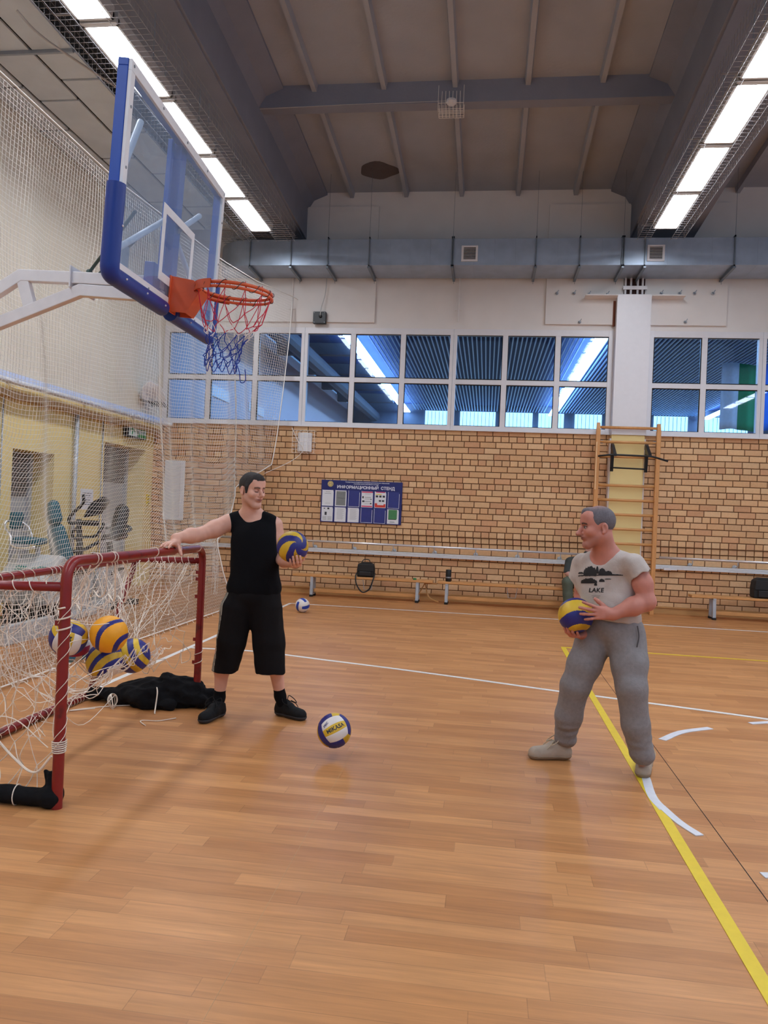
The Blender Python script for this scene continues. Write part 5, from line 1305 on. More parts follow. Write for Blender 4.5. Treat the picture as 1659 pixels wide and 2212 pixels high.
# stationary bike
r = thing('exercise_bike', 'black-seated exercise bike behind the net beside the second door', 'exercise machine', (-5.1, 10.4, 0))
s = Shape().cone(Q(264, 1104, 10.5), Q(252, 1150, 10.4), .10, .12, .03).ell(Q(250, 1158, 10.4), (.1, .34, .06)).plane(Q(258, 1130, 10.5)+(-.05, 0, 0), (-1, 0, 0)); v, f = s.mesh(Q(258, 1130, 10.4)-.55, Q(258, 1130, 10.4)+.55, .016); mesh_from('backrest', v, f, M_black, r)
b = MB(); b.tube(bez([Q(219, 1164, 10.2), Q(240, 1158, 10.3), Q(270, 1150, 10.5), Q(282, 1142, 10.6), Q(268, 1134, 10.6)], 8), .026, 8); b.tube([Q(229, 1141, 10.3), Q(242, 1141, 10.4)], .02, 8); b.build('side_handle', M_black, r, smooth=True)
q = Q(240, 1180, 10.4); b = MB(); b.tube([Q(236, 1170, 10.4), (q[0]+.02, q[1]+.1, .4)], .045, 10); b.build('seat_post', M_black, r, smooth=True)
b = MB(); b.lathe([(.30, -.08), (.34, -.04), (.34, .04), (.30, .08)], (q[0]+.05, q[1]-.1, .45), (1, 0, 0), 28); b.bx(q[0]-.1, q[0]+.1, q[1]-.34, q[1]+.36, .06, .3); b.build('body', M_machine, r, bevel=.02)
for y0 in (-.34, .28): MB().bx(q[0]-.28, q[0]+.28, q[1]+y0, q[1]+y0+.1, 0, .08).build('foot_bar', M_black, r, bevel=.006)
MB().cyl((q[0]-.2, q[1]-.2, .3), (q[0]+.25, q[1]-.2, .55), .02, 8).build('crank', M_black, r)
for dx, z in ((.25, .56), (-.2, .29)): MB().box((q[0]+dx, q[1]-.2, z), (.1, .09, .03)).build('pedal', M_black, r, bevel=.006)
# treadmill
r = thing('treadmill', 'grey treadmill with a white motor hood and teal lettering, standing closest to the net', 'exercise machine', (-4.95, 8.4, 0))
b = MB(); a = Q(92, 1208, 8.3); b.prism([(a[0]-.36, a[1]-.3, .30), (a[0]-.36, a[1]-.4, .52), (a[0]-.36, a[1], .86), (a[0]-.36, a[1]+.22, .74), (a[0]-.36, a[1]+.25, .30)], (.62, 0, 0)); b.bx(a[0]-.3, a[0]+.2, a[1]-.35, a[1]+.3, 0, .1); b.build('motor_hood', M_machine, r, bevel=.03)
b = MB(); put_text(b, 'SPL AST', .13, (a[0]+.0, a[1]-.235, .70), (.84, 0.0, 0.0), (0, .63, .54), bold=.003); b.build('lettering', mat('teal_letters', (40, 130, 120), .5), r)
b = MB(); b.bx(a[0]-.34, a[0]+.3, a[1]-1.2, a[1]-.3, .05, .16); b.bx(a[0]-.28, a[0]+.18, a[1]-.3, a[1]+.22, .10, .30); b.cyl((a[0]-.3, a[1]-.1, .2), (a[0]+.22, a[1]-.1, .2), .1, 14); b.build('deck', M_blackm, r, bevel=.01)
for x0 in (-.40, .28): MB().bx(a[0]+x0, a[0]+x0+.08, a[1]-1.2, a[1]-.3, 0, .2).build('side_rail', M_machine, r, bevel=.01)

# ================================================================== PEOPLE
V3 = lambda *a: np.array(a, float)
def nrm(a): a = np.array(a, float); return a/np.linalg.norm(a)
def q0(x, y, z=0.0):
    """point of the sight line (x, y) on the floor"""
    d = CM.T @ np.array([(x-829.5)/FPX, (y-1106)/FPX, 1.0]); p = CC+d*((z-CAM_H)/d[2]); return p
def limb(s, pts, rad, k=.02):
    for a, c, ra, rb in zip(pts[:-1], pts[1:], rad[:-1], rad[1:]): s.cone(a, c, ra, rb, k)
def head_frame(c, F, U=(0, 0, 1), sc=1.0):
    F = nrm(F); S = nrm(np.cross(F, U)); U = np.cross(S, F); return np.array(c, float), np.stack([S, F, U], 1), sc
def add_head(s, fr, nose=1.0, neck=None, nr=.056, full=1.0, jaw=1.0, drop=0.0):
    c, R, k_ = fr; L = lambda x, y, z: c+R @ np.array([x, y, z])*k_
    E = lambda p, r, k=.015, op='+': s.ell(L(*p), np.array(r)*k_, R, k, op)
    K = lambda a, b, ra, rb, k=.012, op='+': s.cone(L(*a), L(*b), ra*k_, rb*k_, k, op)
    E((0, -.014, .045), (.077, .098, .086), .03)
    E((0, .022, -.015), (.064*full, .072, .090), .03)
    for x in (-1, 1):
        K((x*.050*jaw, -.002, -.045), (x*.018, .066, -.096), .022, .020, .03)
        E((x*.043, .056, -.016), (.022, .024, .022), .025)
        K((x*.012, .083, .036), (x*.040, .066, .034), .011, .009, .014)
    K((-.010, .066, -.099), (.010, .066, -.099), .020, .020, .02)
    E((0, .062, .070), (.055, .030, .045), .03)
    for x in (-1, 1): E((x*.031, .096, .012), (.018, .021, .012), .010, '-')
    for x in (-1, 1): E((x*.030, .0735, .011), (.0135, .0135, .0115), .003)
    K((0, .082, .026), (0, .114*(.6+.4*nose), -.016-drop), .0088, .0122, .008)
    K((0, .114*(.6+.4*nose), -.016-drop), (0, .100, -.028-drop*.6), .0116, .0095, .006)
    for x in (-1, 1): E((x*.0125, .092, -.023), (.0095, .012, .0095), .004)
    E((0, .083, -.048), (.029, .018, .019), .012)
    E((0, .0925, -.0470), (.023, .0105, .0052), .004); E((0, .0905, -.0585), (.020, .0105, .0060), .004)
    K((-.019, .097, -.0525), (0, .1035, -.0525), .0022, .0022, .003, '-'); K((.019, .097, -.0525), (0, .1035, -.0525), .0022, .0022, .003, '-')
    for x in (-1, 1):
        E((x*.080, -.020, .002), (.009, .019, .031), .006); E((x*.087, -.014, .004), (.006, .009, .018), .004, '-'); E((x*.082, -.010, -.024), (.007, .010, .010), .005)
    if neck is not None: s.cone(L(0, -.028, -.055), neck, nr*1.0, nr*1.08, .03)
def head_paint(V, col, fr, lip=(150, 84, 80), brow=(52, 38, 34), stub=None, stubc=(120, 92, 84), nosered=None):
    c, R, k_ = fr; q = (V-c) @ R/k_; x, y, z = q[:, 0], q[:, 1], q[:, 2]; ax = np.abs(x)
    near = (np.linalg.norm(q, axis=1) < .19)
    def mix(m, rgb):
        m = np.clip(m, 0, 1)*near; col[:] = col*(1-m[:, None])+np.array(lin(rgb))*m[:, None]
    if stub: mix(stub*np.clip((-.030-z)/.02, 0, 1)*np.clip((y-.0)/.03, 0, 1)*np.clip((z+.135)/.02, 0, 1), stubc)
    if nosered: mix(.35*np.exp(-((ax)**2/.0004+(y-.1)**2/.0008+(z+.015)**2/.0006)), nosered)
    mix(.8*(np.exp(-(((ax-.0)/.026)**4+((z+.0475)/.0050)**4))+np.exp(-((ax/.018)**4+((z+.058)/.0055)**4)))*(y > .07), lip)
    mix(.85*np.exp(-((ax/.025)**4+((z+.0528)/.0019)**2))*(y > .07), (70, 32, 32))
    bz = .036-.25*np.maximum(0, ax-.03)**1+.10*np.minimum(ax-.03, 0)
    mix(.92*np.exp(-((z-bz)/.0062)**4)*(ax > .011)*(ax < .050)*(y > .04), brow)
    ex = (ax-.031)/.0145; ez = (z-.011)/.0062
    mix(.6*np.exp(-((ax-.031)/.020)**4-((z-.013)/.011)**4)*(y > .05), (136, 86, 78))  # brow-ridge shade put into the skin colour round the eyes
    return q, mix, near
def eyes(parent, fr, look, closed=False, iris=(60, 44, 36)):
    c, R, k_ = fr; L = lambda x, y, z: c+R @ np.array([x, y, z])*k_
    look = nrm(look)
    if closed:
        b = MB()
        for x in (-1, 1): b.ball(L(x*.030, .0745, .0115), .0135*k_, 16, sc=(1.1, 1, .85))
        b.build('closed_eyelid', M_lidskin, parent, smooth=True); b = MB()
        for x in (-1, 1): b.tube([L(x*(.030+.0145*t), .0885-.006*t*t-.003*t, .0055-.0035*(1-t*t)) for t in np.linspace(-1, 1, 9)], .0016*k_, 5)
        b.build('eyelash', M_lid, parent, smooth=True); return
    for x in (-1, 1):
        b = MB(); e = L(x*.030, .0775, .0105); b.ball(e, .0118*k_, 16); 
        b.lathe([(.0075*k_, .0086*k_), (.0060*k_, .0108*k_), (.001, .0123*k_)], e, look, 14, mi=1)
        b.build('eyeball', [M_eye, M_iris], parent, smooth=True)
    b = MB()
    for x in (-1, 1):
        lid = [L(x*(.030+.0165*math.cos(t)), .0885-.010*abs(math.cos(t))**2-.004*(math.cos(t)*x*x > 0)*math.cos(t), .0125+(.0062 if not closed else .0012)*math.sin(t)) for t in np.linspace(0, PI, 9)]
        b.tube(lid, .0017*k_, 5)
    b.build('eyelid', M_lid, parent, smooth=True)
M_eye = mat('eye_white', (158, 146, 140), .4); M_iris = mat('dark_iris', (40, 30, 26), .2); M_lidskin = mat('eyelid_skin', (196, 142, 124), .6); M_lid = mat('eyelid_line', (74, 46, 42), .6)

FING = {0: ((.027, .091), (.041, .025, .019), .0088), 1: ((.009, .096), (.045, .029, .020), .0091), 2: ((-.010, .092), (.042, .027, .020), .0086), 3: ((-.028, .083), (.033, .021, .018), .0076)}
def rot_about(v, ax, a):
    ax = nrm(ax); return v*math.cos(a)+np.cross(ax, v)*math.sin(a)+ax*(ax @ v)*(1-math.cos(a))
def hand(s, W, d, n, tside, sc=1.0, curl=(.5, .4, .3), spread=.09, thumb=(.9, .35, .35, .25), curls=None, wr=.030, palmk=.012):
    """W wrist, d towards the knuckles, n where the palm faces, tside +1/-1: thumb on the side +/- (d x n)"""
    d = nrm(d); n = nrm(np.array(n)-d*(np.array(n) @ d)); t = nrm(np.cross(d, n))*tside; W = np.array(W, float)
    X = lambda a, b, c: W+(t*a+d*b+n*c)*sc
    tips = []
    for i, ((kx, ky), seg, r) in FING.items():
        s.cone(X(kx*.55, .006, 0), X(kx, ky, 0), .0165*sc, (r+.0030)*sc, palmk)
        fd = rot_about(d, n, -tside*(1.5-i)*spread if True else 0); c3 = curls[i] if curls else curl
        p = X(kx, ky, -.001); cur = fd; axis = np.cross(fd, n)
        for j in range(3):
            cur = rot_about(cur, axis, c3[j]); e = p+cur*seg[j]*sc
            s.cone(p, e, (r+.0008-.0006*j)*sc, (r+.0008-.0006*(j+1))*sc, .0045); p = e
        tips.append(p)
    s.cone(X(-.012, .03, .006), X(.012, .03, .008), .017*sc, .018*sc, palmk); s.cone(X(.014, .065, .002), X(-.02, .06, .002), .0125*sc, .0125*sc, palmk)
    th, e1, c1, c2 = thumb
    a = X(.018, .018, .006); td = nrm(t*math.sin(th)+d*math.cos(th)+n*e1); b = a+td*.046*sc
    s.cone(a, b, .0165*sc, .0125*sc, palmk)
    ax2 = nrm(np.cross(td, n)); t2 = rot_about(td, ax2, c1); c_ = b+t2*.030*sc; s.cone(b, c_, .0128*sc, .0118*sc, .006)
    t3 = rot_about(t2, ax2, c2); e = c_+t3*.023*sc; s.cone(c_, e, .0116*sc, .0098*sc, .005)
    s.cone(W-d*.012, X(0, .02, 0), wr, .021*sc, .02)
    return tips
def skin_mesh(name, s, lo, hi, hgrid, base, mats, org, paint, disp=None):
    v, f = s.mesh(lo, hi, hgrid, disp)
    col = np.tile(np.array(lin(base)), (len(v), 1)); col *= (1+.05*wav(v, 21, 55)+.04*wav(v, 22, 140))[:, None]
    paint(v, col)
    return mesh_from(name, v, f, mats, color=np.clip(col, 0, 1), org=org), v, f
def cloth_mesh(name, s, lo, hi, hgrid, m, parent, disp=None, color=None, snap=None):
    v, f = s.mesh(lo, hi, hgrid, disp)
    if snap: v = snap(v)
    return mesh_from(name, v, f, m, parent, color=None if color is None else color(v)), v, f
def shoe(parent, heel, toe, ank, mu, ms, w=.046, hgt=.075, laces=None, lc=None, stain=None):
    heel, toe, ank = (np.array(a, float) for a in (heel, toe, ank)); d = nrm((toe-heel)*(1, 1, 0)); L = np.linalg.norm((toe-heel)[:2]); sd = np.array([-d[1], d[0], 0])
    at = lambda t, x=0, z=0: heel*(1, 1, 0)+d*L*t+sd*x+np.array([0, 0, z])
    def up(g=0):
        s = Shape(); s.cone(at(.13, 0, .044), at(.86, 0, .036), .041+g, .033+g, .02)
        s.cone(at(.45, 0, .046), at(.80, .004, .034), w+g, .042+g, .02); s.cone(at(.20, 0, .05), at(.42, 0, .078), .038+g, .034+g, .03); s.cone(at(.16, 0, .05), at(.17, 0, hgt+.03), .036+g, .036+g, .03)
        s.cone(at(.22, 0, .08), ank, .037+g, .040+g, .03)
        return s
    lo = at(.5)-np.array([.24, .24, .02]); hi = at(.5)+np.array([.24, .24, .26])
    s = up(); s.plane((0, 0, .012), (0, 0, -1)); s.plane(at(.2, 0, hgt+.035), nrm((d*.35*-1+np.array([0, 0, 1]))), .006)
    v, f = s.mesh(lo, hi, .005, lambda X: .0012*wav(X, 31, 120)); u = mesh_from('shoe', v, f, mu, parent)
    s = up(.004); s.plane((0, 0, .028), (0, 0, 1), .003); s.plane((0, 0, .002), (0, 0, -1), .003)
    v, f = s.mesh(lo, hi, .005); v[:, 2] = np.maximum(v[:, 2], .001); mesh_from('sole', v, f, ms, u)
    b = MB()
    for i in range(5):
        t = .36+.075*i; z = .118-.017*i; b.tube(bez([at(t-.02, -.026, z-.012), at(t, 0, z+.004), at(t+.02, .026, z-.012)], 4), .003, 5); b.tube(bez([at(t+.03, -.026, z-.016), at(t, 0, z+.005), at(t-.02, .026, z-.008)], 4), .003, 5)
    for sg in (-1, 1): b.tube(bez([at(.36, 0, .122), at(.30, sg*.035, .145), at(.40, sg*.062, .12), at(.52, sg*.050, .10), at(.42, sg*.02, .118)], 6), .0032, 5); b.tube(bez([at(.36, 0, .12), at(.5, sg*.04, .1), at(.6, sg*.045, .075)], 5), .0028, 5)
    b.build('lace', lc or mu, u)
    return u

M_skin = mat('skin', (190, 140, 120), .52, var=.03, scale=30, attr='Col', sss=.06, bump=.05, bscale=200)
M_hair = mat('dark_short_hair', (40, 34, 34), .75, var=.3, scale=120, bump=.5, bscale=260)
M_hair2 = mat('grey_cropped_hair', (112, 104, 108), .8, var=.2, scale=90, attr='Col', bump=.3, bscale=260)
M_shirtb = mat('black_knit', (9, 10, 15), .95, spec=.2, var=.12, scale=90, bump=.15, bscale=200)
M_shorts = mat('black_shorts_fabric', (26, 23, 25), .9, spec=.2, var=.1, scale=40, attr='Col')
M_sock = mat('black_sock', (10, 10, 14), .95, spec=.2)
M_shoeb = mat('black_shoe', (12, 12, 15), .75, spec=.3, var=.2); M_soleb = mat('dark_sole', (44, 44, 48), .6)
M_shirtg = mat('washed_grey_jersey', (188, 178, 172), .95, var=.06, scale=12, second=(170, 156, 148), mixscale=4, bump=.15, bscale=160)
M_pants = mat('grey_sweatpants', (132, 128, 130), .95, var=.10, scale=50, bump=.2, bscale=150)
M_shoeg = mat('beige_shoe', (172, 156, 140), .8, var=.08, scale=20, bump=.2); M_soleg = mat('tan_sole', (142, 122, 100), .7)
M_laceg = mat('beige_lace', (192, 176, 152), .9)

# ------------------------------------------------------------------ the man in black
def man_black():
    org = V3(-1.62, 5.3, 0); ex = V3(.97, .25, 0); ey = V3(.25, -.97, 0)
    RL = np.stack([ex, ey, V3(0, 0, 1)], 1); L = lambda x, y, z: org+ex*x+ey*y+V3(0, 0, z)
    fr = head_frame(P(545, 1061, 5.22), (.84, -.55, -.13), sc=.965)
    fc_ = fr[0]
    neckb = P(543, 1112, 5.29)
    shL, elL, wrL = P(492, 1130, 5.28), P(428, 1156, 5.10), P(380, 1163, 4.93)
    shR, elR = P(594, 1134, 5.35), P(602, 1206, 5.36)
    ball = P(632, 1181, 4.95)
    s = Shape()
    s.ell(L(0, 0, 1.24), (.165, .108, .20), RL, .04); s.ell(L(0, .01, 1.04), (.150, .108, .20), RL, .05); s.ell(L(0, -.005, .90), (.165, .12, .14), RL, .05)
    s.cone(shL+V3(.03, 0, .01), shR-V3(.03, 0, -.01), .052, .052, .05); s.cone(neckb+V3(-.09, 0, -.015), neckb+V3(-.02, 0, .03), .035, .035, .04); s.cone(neckb+V3(.09, .02, -.015), neckb+V3(.02, 0, .03), .035, .035, .04)
    limb(s, [shL, (shL*.55+elL*.45)+V3(0, 0, -.004), elL], [.062, .058, .047], .03)
    limb(s, [elL, elL*.66+wrL*.34+V3(0, 0, .004), wrL], [.047, .052, .030], .02)
    bar = V3(-2.062, 4.80, 1.19)
    hd = nrm(V3(-.045, -.99, -.03)); W = V3(-2.058, 4.905, 1.242)
    s.cone(wrL, W, .031, .027, .02)
    hand(s, W, hd, (0, .0, -1), 1, .98, curl=(.10, .18, .12), spread=.07, thumb=(.95, .75, .25, .1), wr=.027, curls={0: (.12, .2, .15), 1: (.05, .16, .12), 2: (.05, .2, .15), 3: (.15, .25, .2)})
    limb(s, [shR, shR*.5+elR*.5+V3(.006, 0, 0), elR], [.056, .052, .042], .03)
    up = nrm(V3(-.22, -.02, .97)); Pc = ball-up*.117; hdR = nrm(V3(.30, -.93, -.06)); W2 = Pc-hdR*.055-up*.006
    limb(s, [elR, elR*.62+W2*.38+V3(0, 0, -.004), W2], [.044, .045, .028], .02)
    hand(s, W2, hdR, up, 1 if np.cross(hdR, up)[0] > 0 else -1, .98, spread=.10, thumb=(1.05, .55, .35, .3), wr=.027, curls={0: (.62, .5, .35), 1: (.62, .5, .35), 2: (.66, .5, .35), 3: (.7, .5, .4)})
    hpL, knL, anL = L(-.095, 0, .86), P(483, 1408, 5.24), P(474, 1506, 5.30)
    hpR, knR, anR = L(.095, 0, .86), P(590, 1405, 5.30), P(605, 1503, 5.40)
    for hp, kn, an in ((hpL, knL, anL), (hpR, knR, anR)):
        limb(s, [hp, kn], [.088, .056], .04); cf = kn*.62+an*.38+ey*-.012; limb(s, [kn, cf, an], [.054, .054, .036], .03)
    hlL, toL = q0(480, 1545), q0(441, 1561); hlR, toR = q0(597, 1543), q0(651, 1556)
    toL = hlL+nrm(toL-hlL)*.275; toR = hlR+nrm(toR-hlR)*.275
    for an, hl, to in ((anL, hlL, toL), (anR, hlR, toR)): s.cone(an, hl*.8+to*.2+V3(0, 0, .04), .034, .03, .02); s.cone(hl*.8+to*.2+V3(0, 0, .04), hl*.2+to*.8+V3(0, 0, .03), .03, .024, .02)
    add_head(s, fr, neck=neckb, nr=.052, full=.95, jaw=1.0, nose=1.12)
    s.cone(neckb, L(0, 0, 1.38), .06, .07, .05)
    def paint(v, col):
        q, mix, near = head_paint(v, col, fr, stub=.25, stubc=(150, 112, 98), brow=(46, 34, 32), lip=(156, 88, 84))
    body, v, f = skin_mesh('person', s, (-2.3, 4.6, -.01), (-1.05, 5.75, 1.80), .0034, (214, 162, 142), M_skin, V3(-1.62, 5.3, 0), paint)
    tag(body, 'person in a black sleeveless shirt and black shorts, one hand on the goal', 'person')
    eyes(body, fr, V3(.6, -.6, -.5), True)
    # hair
    c, R, k_ = fr; H = lambda x, y, z: c+R @ V3(x, y, z)*k_
    s = Shape(); s.ell(H(0, -.014, .045), np.array((.0835, .105, .0935))*k_, R); s.ell(H(0, .045, .082), np.array((.056, .050, .050))*k_, R, .02)
    s.ell(H(0, .100, .008), np.array((.118, .088, .078))*k_, R, .010, '-'); s.plane(H(0, 0, -.055), -R[:, 2], .01); s.plane(H(0, .04, -.03), R @ nrm(V3(0, .9, -.75)), .01)
    for x in (-1, 1): s.ell(H(x*.085, -.012, -.012), np.array((.04, .030, .042))*k_, R, .01, '-')
    for x in (-1, 1): s.cone(H(x*.072, .022, .035), H(x*.070, .018, -.008), .012*k_, .008*k_, .012)
    cloth_mesh('hair', s, c-.16, c+.17, .004, M_hair, body, lambda X: .0016*wav(X, 41, 260)+.0015*wav(X, 42, 120))
    # sleeveless shirt
    s = Shape(); s.ell(L(0, .003, 1.25), (.180, .122, .20), RL, .05); s.ell(L(-.003, .012, 1.06), (.172, .122, .22), RL, .06); s.ell(L(0, .0, .93), (.196, .136, .13), RL, .05)
    s.cone(shL+V3(.032, 0, .010), shR-V3(.028, 0, -.012), .060, .060, .05); s.cone(neckb+V3(-.11, 0, -.022), neckb+V3(-.045, 0, .012), .036, .034, .04); s.cone(neckb+V3(.11, .02, -.022), neckb+V3(.045, 0, .012), .036, .034, .04)
    s.plane(L(0, 0, .885), V3(.0, 0, -1), .006); s.plane(shL+V3(-.012, 0, 0), V3(-1, 0, .12), .008); s.plane(shR+V3(.022, 0, 0), V3(1, 0, .12), .008)
    s.cone(neckb+ey*.035+V3(0, 0, -.005), neckb+ey*.02+V3(0, 0, .12), .062, .085, .008, '-')
    fold = lambda X: .0035*wav(X*(1, 1, .35), 51, 48)+.0025*wav(X, 52, 26)-.004*np.exp(-((X[:, 2]-1.0)/.2)**2)*wav(X*(1.2, 1.2, .5), 53, 60)
    cloth_mesh('shirt', s, (-1.92, 5.08, .84), (-1.3, 5.55, 1.56), .0055, M_shirtb, body, fold)
    # shorts
    s = Shape(); s.ell(L(-.002, 0, .87), (.190, .134, .12), RL, .05)
    a1, a2, a3 = P(513, 1315, 5.27), P(500, 1385, 5.25), P(485, 1450, 5.25); b1, b2, b3 = P(573, 1315, 5.31), P(580, 1385, 5.31), P(585, 1446, 5.31)
    limb(s, [a1, a2, a3], [.122, .104, .092], .03); limb(s, [b1, b2, b3+V3(0, 0, -.03)], [.122, .110, .106], .03)
    zl = P(485, 1450, 5.25)[2]+.004; s.plane(a3, V3(.0, .0, -1), .006); s.plane(L(0, 0, .93), V3(0, 0, 1), .005)
    def scol(v):
        t = np.clip((v[:, 2]-a3[2])/(a1[2]-a3[2]), 0, 1)[:, None]; ax_ = a3+(a1-a3)*t; q = v-ax_
        an = np.arctan2(q[:, 1], q[:, 0]); a0 = math.atan2(-.62, -.79)
        m = (np.abs(np.angle(np.exp(1j*(an-a0)))) < .20) & (q[:, 0] < -.02) & (v[:, 0] < a1[0]); st = np.abs(np.abs(np.angle(np.exp(1j*(an-a0))))-.09) < .045
        c = np.tile(lin((17, 14, 16)), (len(v), 1)); c[m] = lin((176, 172, 160)); c[m & st] = lin((60, 58, 56)); return c
    cloth_mesh('shorts', s, (-1.98, 5.02, .28), (-1.3, 5.6, .96), .006, M_shorts, body, lambda X: .006*wav(X*(1, 1, .25), 61, 46)+.003*wav(X*(1, 1, .6), 62, 90), scol)
    for an, hl, to, kn in ((anL, hlL, toL, knL), (anR, hlR, toR, knR)):
        s = Shape(); top = an+(kn-an)*.06/np.linalg.norm(kn-an); s.cone(top, an, .041, .040); s.cone(an, hl*.75+to*.25+V3(0, 0, .05), .040, .040, .02); s.plane(top, nrm(kn-an), .004)
        cloth_mesh('sock', s, an-.14, an+.12, .005, M_sock, body)
        shoe(body, hl, to, hl*.8+to*.2+V3(0, 0, .09), M_shoeb, M_soleb, w=.044)
    b = MB(); b.torus(W2-hdR*.012, .031, .005, hdR, 24, 6); o = b.build('wristband', M_black, body, smooth=True)
    return ball
mb_ball = man_black()
volleyball(mb_ball, .105, ('s', [0, 1, 1]), [BY, BB], 'blue and yellow swirl volleyball on the open palm of the man in black', fn=pinwheel(.42, .08, 40, .95))

# ------------------------------------------------------------------ the man in grey
def man_grey():
    org = V3(.78, 4.78, 0); ex = V3(.89, -.45, 0); ey = V3(-.45, -.89, 0); RL = np.stack([ex, ey, V3(0, 0, 1)], 1)
    ball = P(1244, 1329, 4.72)
    fr = head_frame(P(1290, 1141, 4.74), (-.97, -.20, -.10), (0.05, 0, 1), sc=1.0)
    neckb = P(1309, 1200, 4.80)
    sL, eL = P(1256, 1218, 4.92), P(1256, 1290, 4.98)
    sR, eR = P(1374, 1222, 4.70), P(1398, 1301, 4.66)
    WR = P(1322, 1327, 4.615)
    ch, be = P(1310, 1250, 4.82), P(1318, 1310, 4.81)
    s = Shape(); s.ell(ch, (.165, .11, .17), RL, .04); s.ell(be, (.15, .115, .16), RL, .05)
    s.cone(sL+V3(.03, 0, 0), sR-V3(.03, 0, 0), .052, .052, .05); s.cone(neckb+V3(-.08, .03, -.03), neckb, .04, .04, .05); s.cone(neckb+V3(.09, -.03, -.025), neckb, .04, .04, .05)
    limb(s, [sL, eL], [.054, .041], .02)
    up = nrm(V3(-.05, .0, 1)); Pc = ball-up*.118; hd = nrm(V3(-.62, -.78, .0)); WL = Pc-hd*.052-up*.004+V3(.012, .02, 0)
    limb(s, [eL, eL*.6+WL*.4, WL], [.042, .044, .028], .02)
    hand(s, WL, hd, up, 1 if np.cross(hd, up)[0] < 0 else -1, 1.0, spread=.12, thumb=(1.15, .5, .35, .3), wr=.028, curls={0: (.58, .45, .3), 1: (.6, .48, .35), 2: (.62, .5, .35), 3: (.68, .5, .4)})
    limb(s, [sR, sR*.5+eR*.5+V3(.006, 0, 0), eR], [.056, .055, .046], .03)
    limb(s, [eR, eR*.6+WR*.4+V3(0, 0, .004), WR], [.047, .052, .031], .03)
    hd2 = nrm(P(1285, 1323, 4.585)-WR); n2 = nrm(V3(-.12, .97, -.05))
    cr = np.cross(hd2, n2); ts = 1 if cr[2] > 0 else -1
    hand(s, WR, hd2, n2, ts, 1.04, spread=.19, thumb=(.62, .12, .10, .10), wr=.030, curls={0: (.10, .22, .2), 1: (.12, .24, .22), 2: (.14, .28, .25), 3: (.2, .3, .3)})
    hpL, knL, anL = P(1287, 1372, 4.86), P(1243, 1480, 4.82), P(1217, 1600, 4.93)
    hpR, knR, anR = P(1348, 1372, 4.78), P(1365, 1487, 4.66), P(1387, 1640, 4.70)
    for hp, kn, an in ((hpL, knL, anL), (hpR, knR, anR)): limb(s, [hp, kn, an], [.085, .055, .036], .03)
    s.ell((hpL+hpR)/2+V3(0, 0, .03), (.155, .115, .11), RL, .05)
    hlL, toL = q0(1232, 1640), q0(1143, 1638); hlR, toR = q0(1394, 1655), q0(1383, 1692)
    toL = hlL+nrm(toL-hlL)*.275; toR = hlR+nrm(toR-hlR)*.27
    for an, hl, to in ((anL, hlL, toL), (anR, hlR, toR)): s.cone(an, hl*.8+to*.2+V3(0, 0, .04), .034, .03, .02); s.cone(hl*.8+to*.2+V3(0, 0, .04), hl*.2+to*.8+V3(0, 0, .03), .03, .024, .02)
    add_head(s, fr, neck=neckb, nr=.062, full=.98, nose=1.14, jaw=1.02, drop=.010); s.cone(neckb, ch, .066, .08, .05)
    def paint(v, col):
        q, mix, near = head_paint(v, col, fr, stub=.35, stubc=(128, 86, 78), brow=(40, 34, 34), lip=(122, 70, 68))
        mix(.55*np.exp(-((np.abs(q[:, 0])/.022)**4+((q[:, 2]+.036)/.006)**2))*(q[:, 1] > .075), (90, 74, 74))
        m = v[:, 2] < 1.35; col[:, 1:] *= (1-.03*m)[:, None]
    body, v, f = skin_mesh('person', s, (.30, 4.35, -.01), (1.22, 5.2, 1.68), .0034, (188, 124, 108), M_skin, V3(.75, 4.78, 0), paint)
    tag(body, 'person in a pale grey t-shirt and grey sweatpants holding a ball, looking left', 'person')
    eyes(body, fr, V3(-1, -.1, .02))
    c, R, k_ = fr; H = lambda x, y, z: c+R @ V3(x, y, z)*k_
    s = Shape(); s.ell(H(0, -.014, .045), np.array((.0800, .1012, .0892))*k_, R); s.ell(H(0, .05, .076), np.array((.040, .046, .045))*k_, R, .02)
    s.plane(H(0, .044, .045), R @ nrm(V3(0, .90, -.42)), .012); s.plane(H(0, 0, -.060), -R[:, 2], .01)
    for x in (-1, 1): s.ell(H(x*.085, -.008, -.012), np.array((.04, .030, .045))*k_, R, .01, '-')
    s.ell(H(0, .055, .094), np.array((.030, .036, .030))*k_, R, .02)
    def hc(v):
        q = (v-c) @ R/k_; col = np.tile(lin((104, 98, 104)), (len(v), 1)); m = np.exp(-((q[:, 0]/.04)**2+((q[:, 1]+.01)/.05)**2+((q[:, 2]-.135)/.03)**2))[:, None]
        w = (.5+.5*wav(v, 71, 90))[:, None]*.45; col = col*(1-w)+np.array(lin((66, 62, 68)))*w
        return col*(1-.75*m)+np.array(lin((170, 122, 110)))*.75*m
    cloth_mesh('hair', s, c-.16, c+.17, .004, M_hair2, body, lambda X: .0010*wav(X, 43, 240), hc)
    # t-shirt
    s = Shape(); s.ell(ch, (.182, .126, .18), RL, .05); s.ell(be+V3(0, 0, .01), (.168, .134, .17), RL, .06); s.ell(P(1322, 1335, 4.81), (.172, .128, .10), RL, .05)
    s.cone(sL+V3(.03, 0, .004), sR-V3(.03, 0, -.002), .060, .062, .05); s.cone(neckb+V3(-.09, .03, -.032), neckb+V3(-.04, .01, -.005), .042, .040, .04); s.cone(neckb+V3(.10, -.03, -.028), neckb+V3(.045, -.01, -.003), .044, .040, .04)
    s.cone(neckb+ey*.03+V3(-.012, 0, -.012), neckb+V3(-.01, 0, .12)+ey*.02, .066, .085, .008, '-')
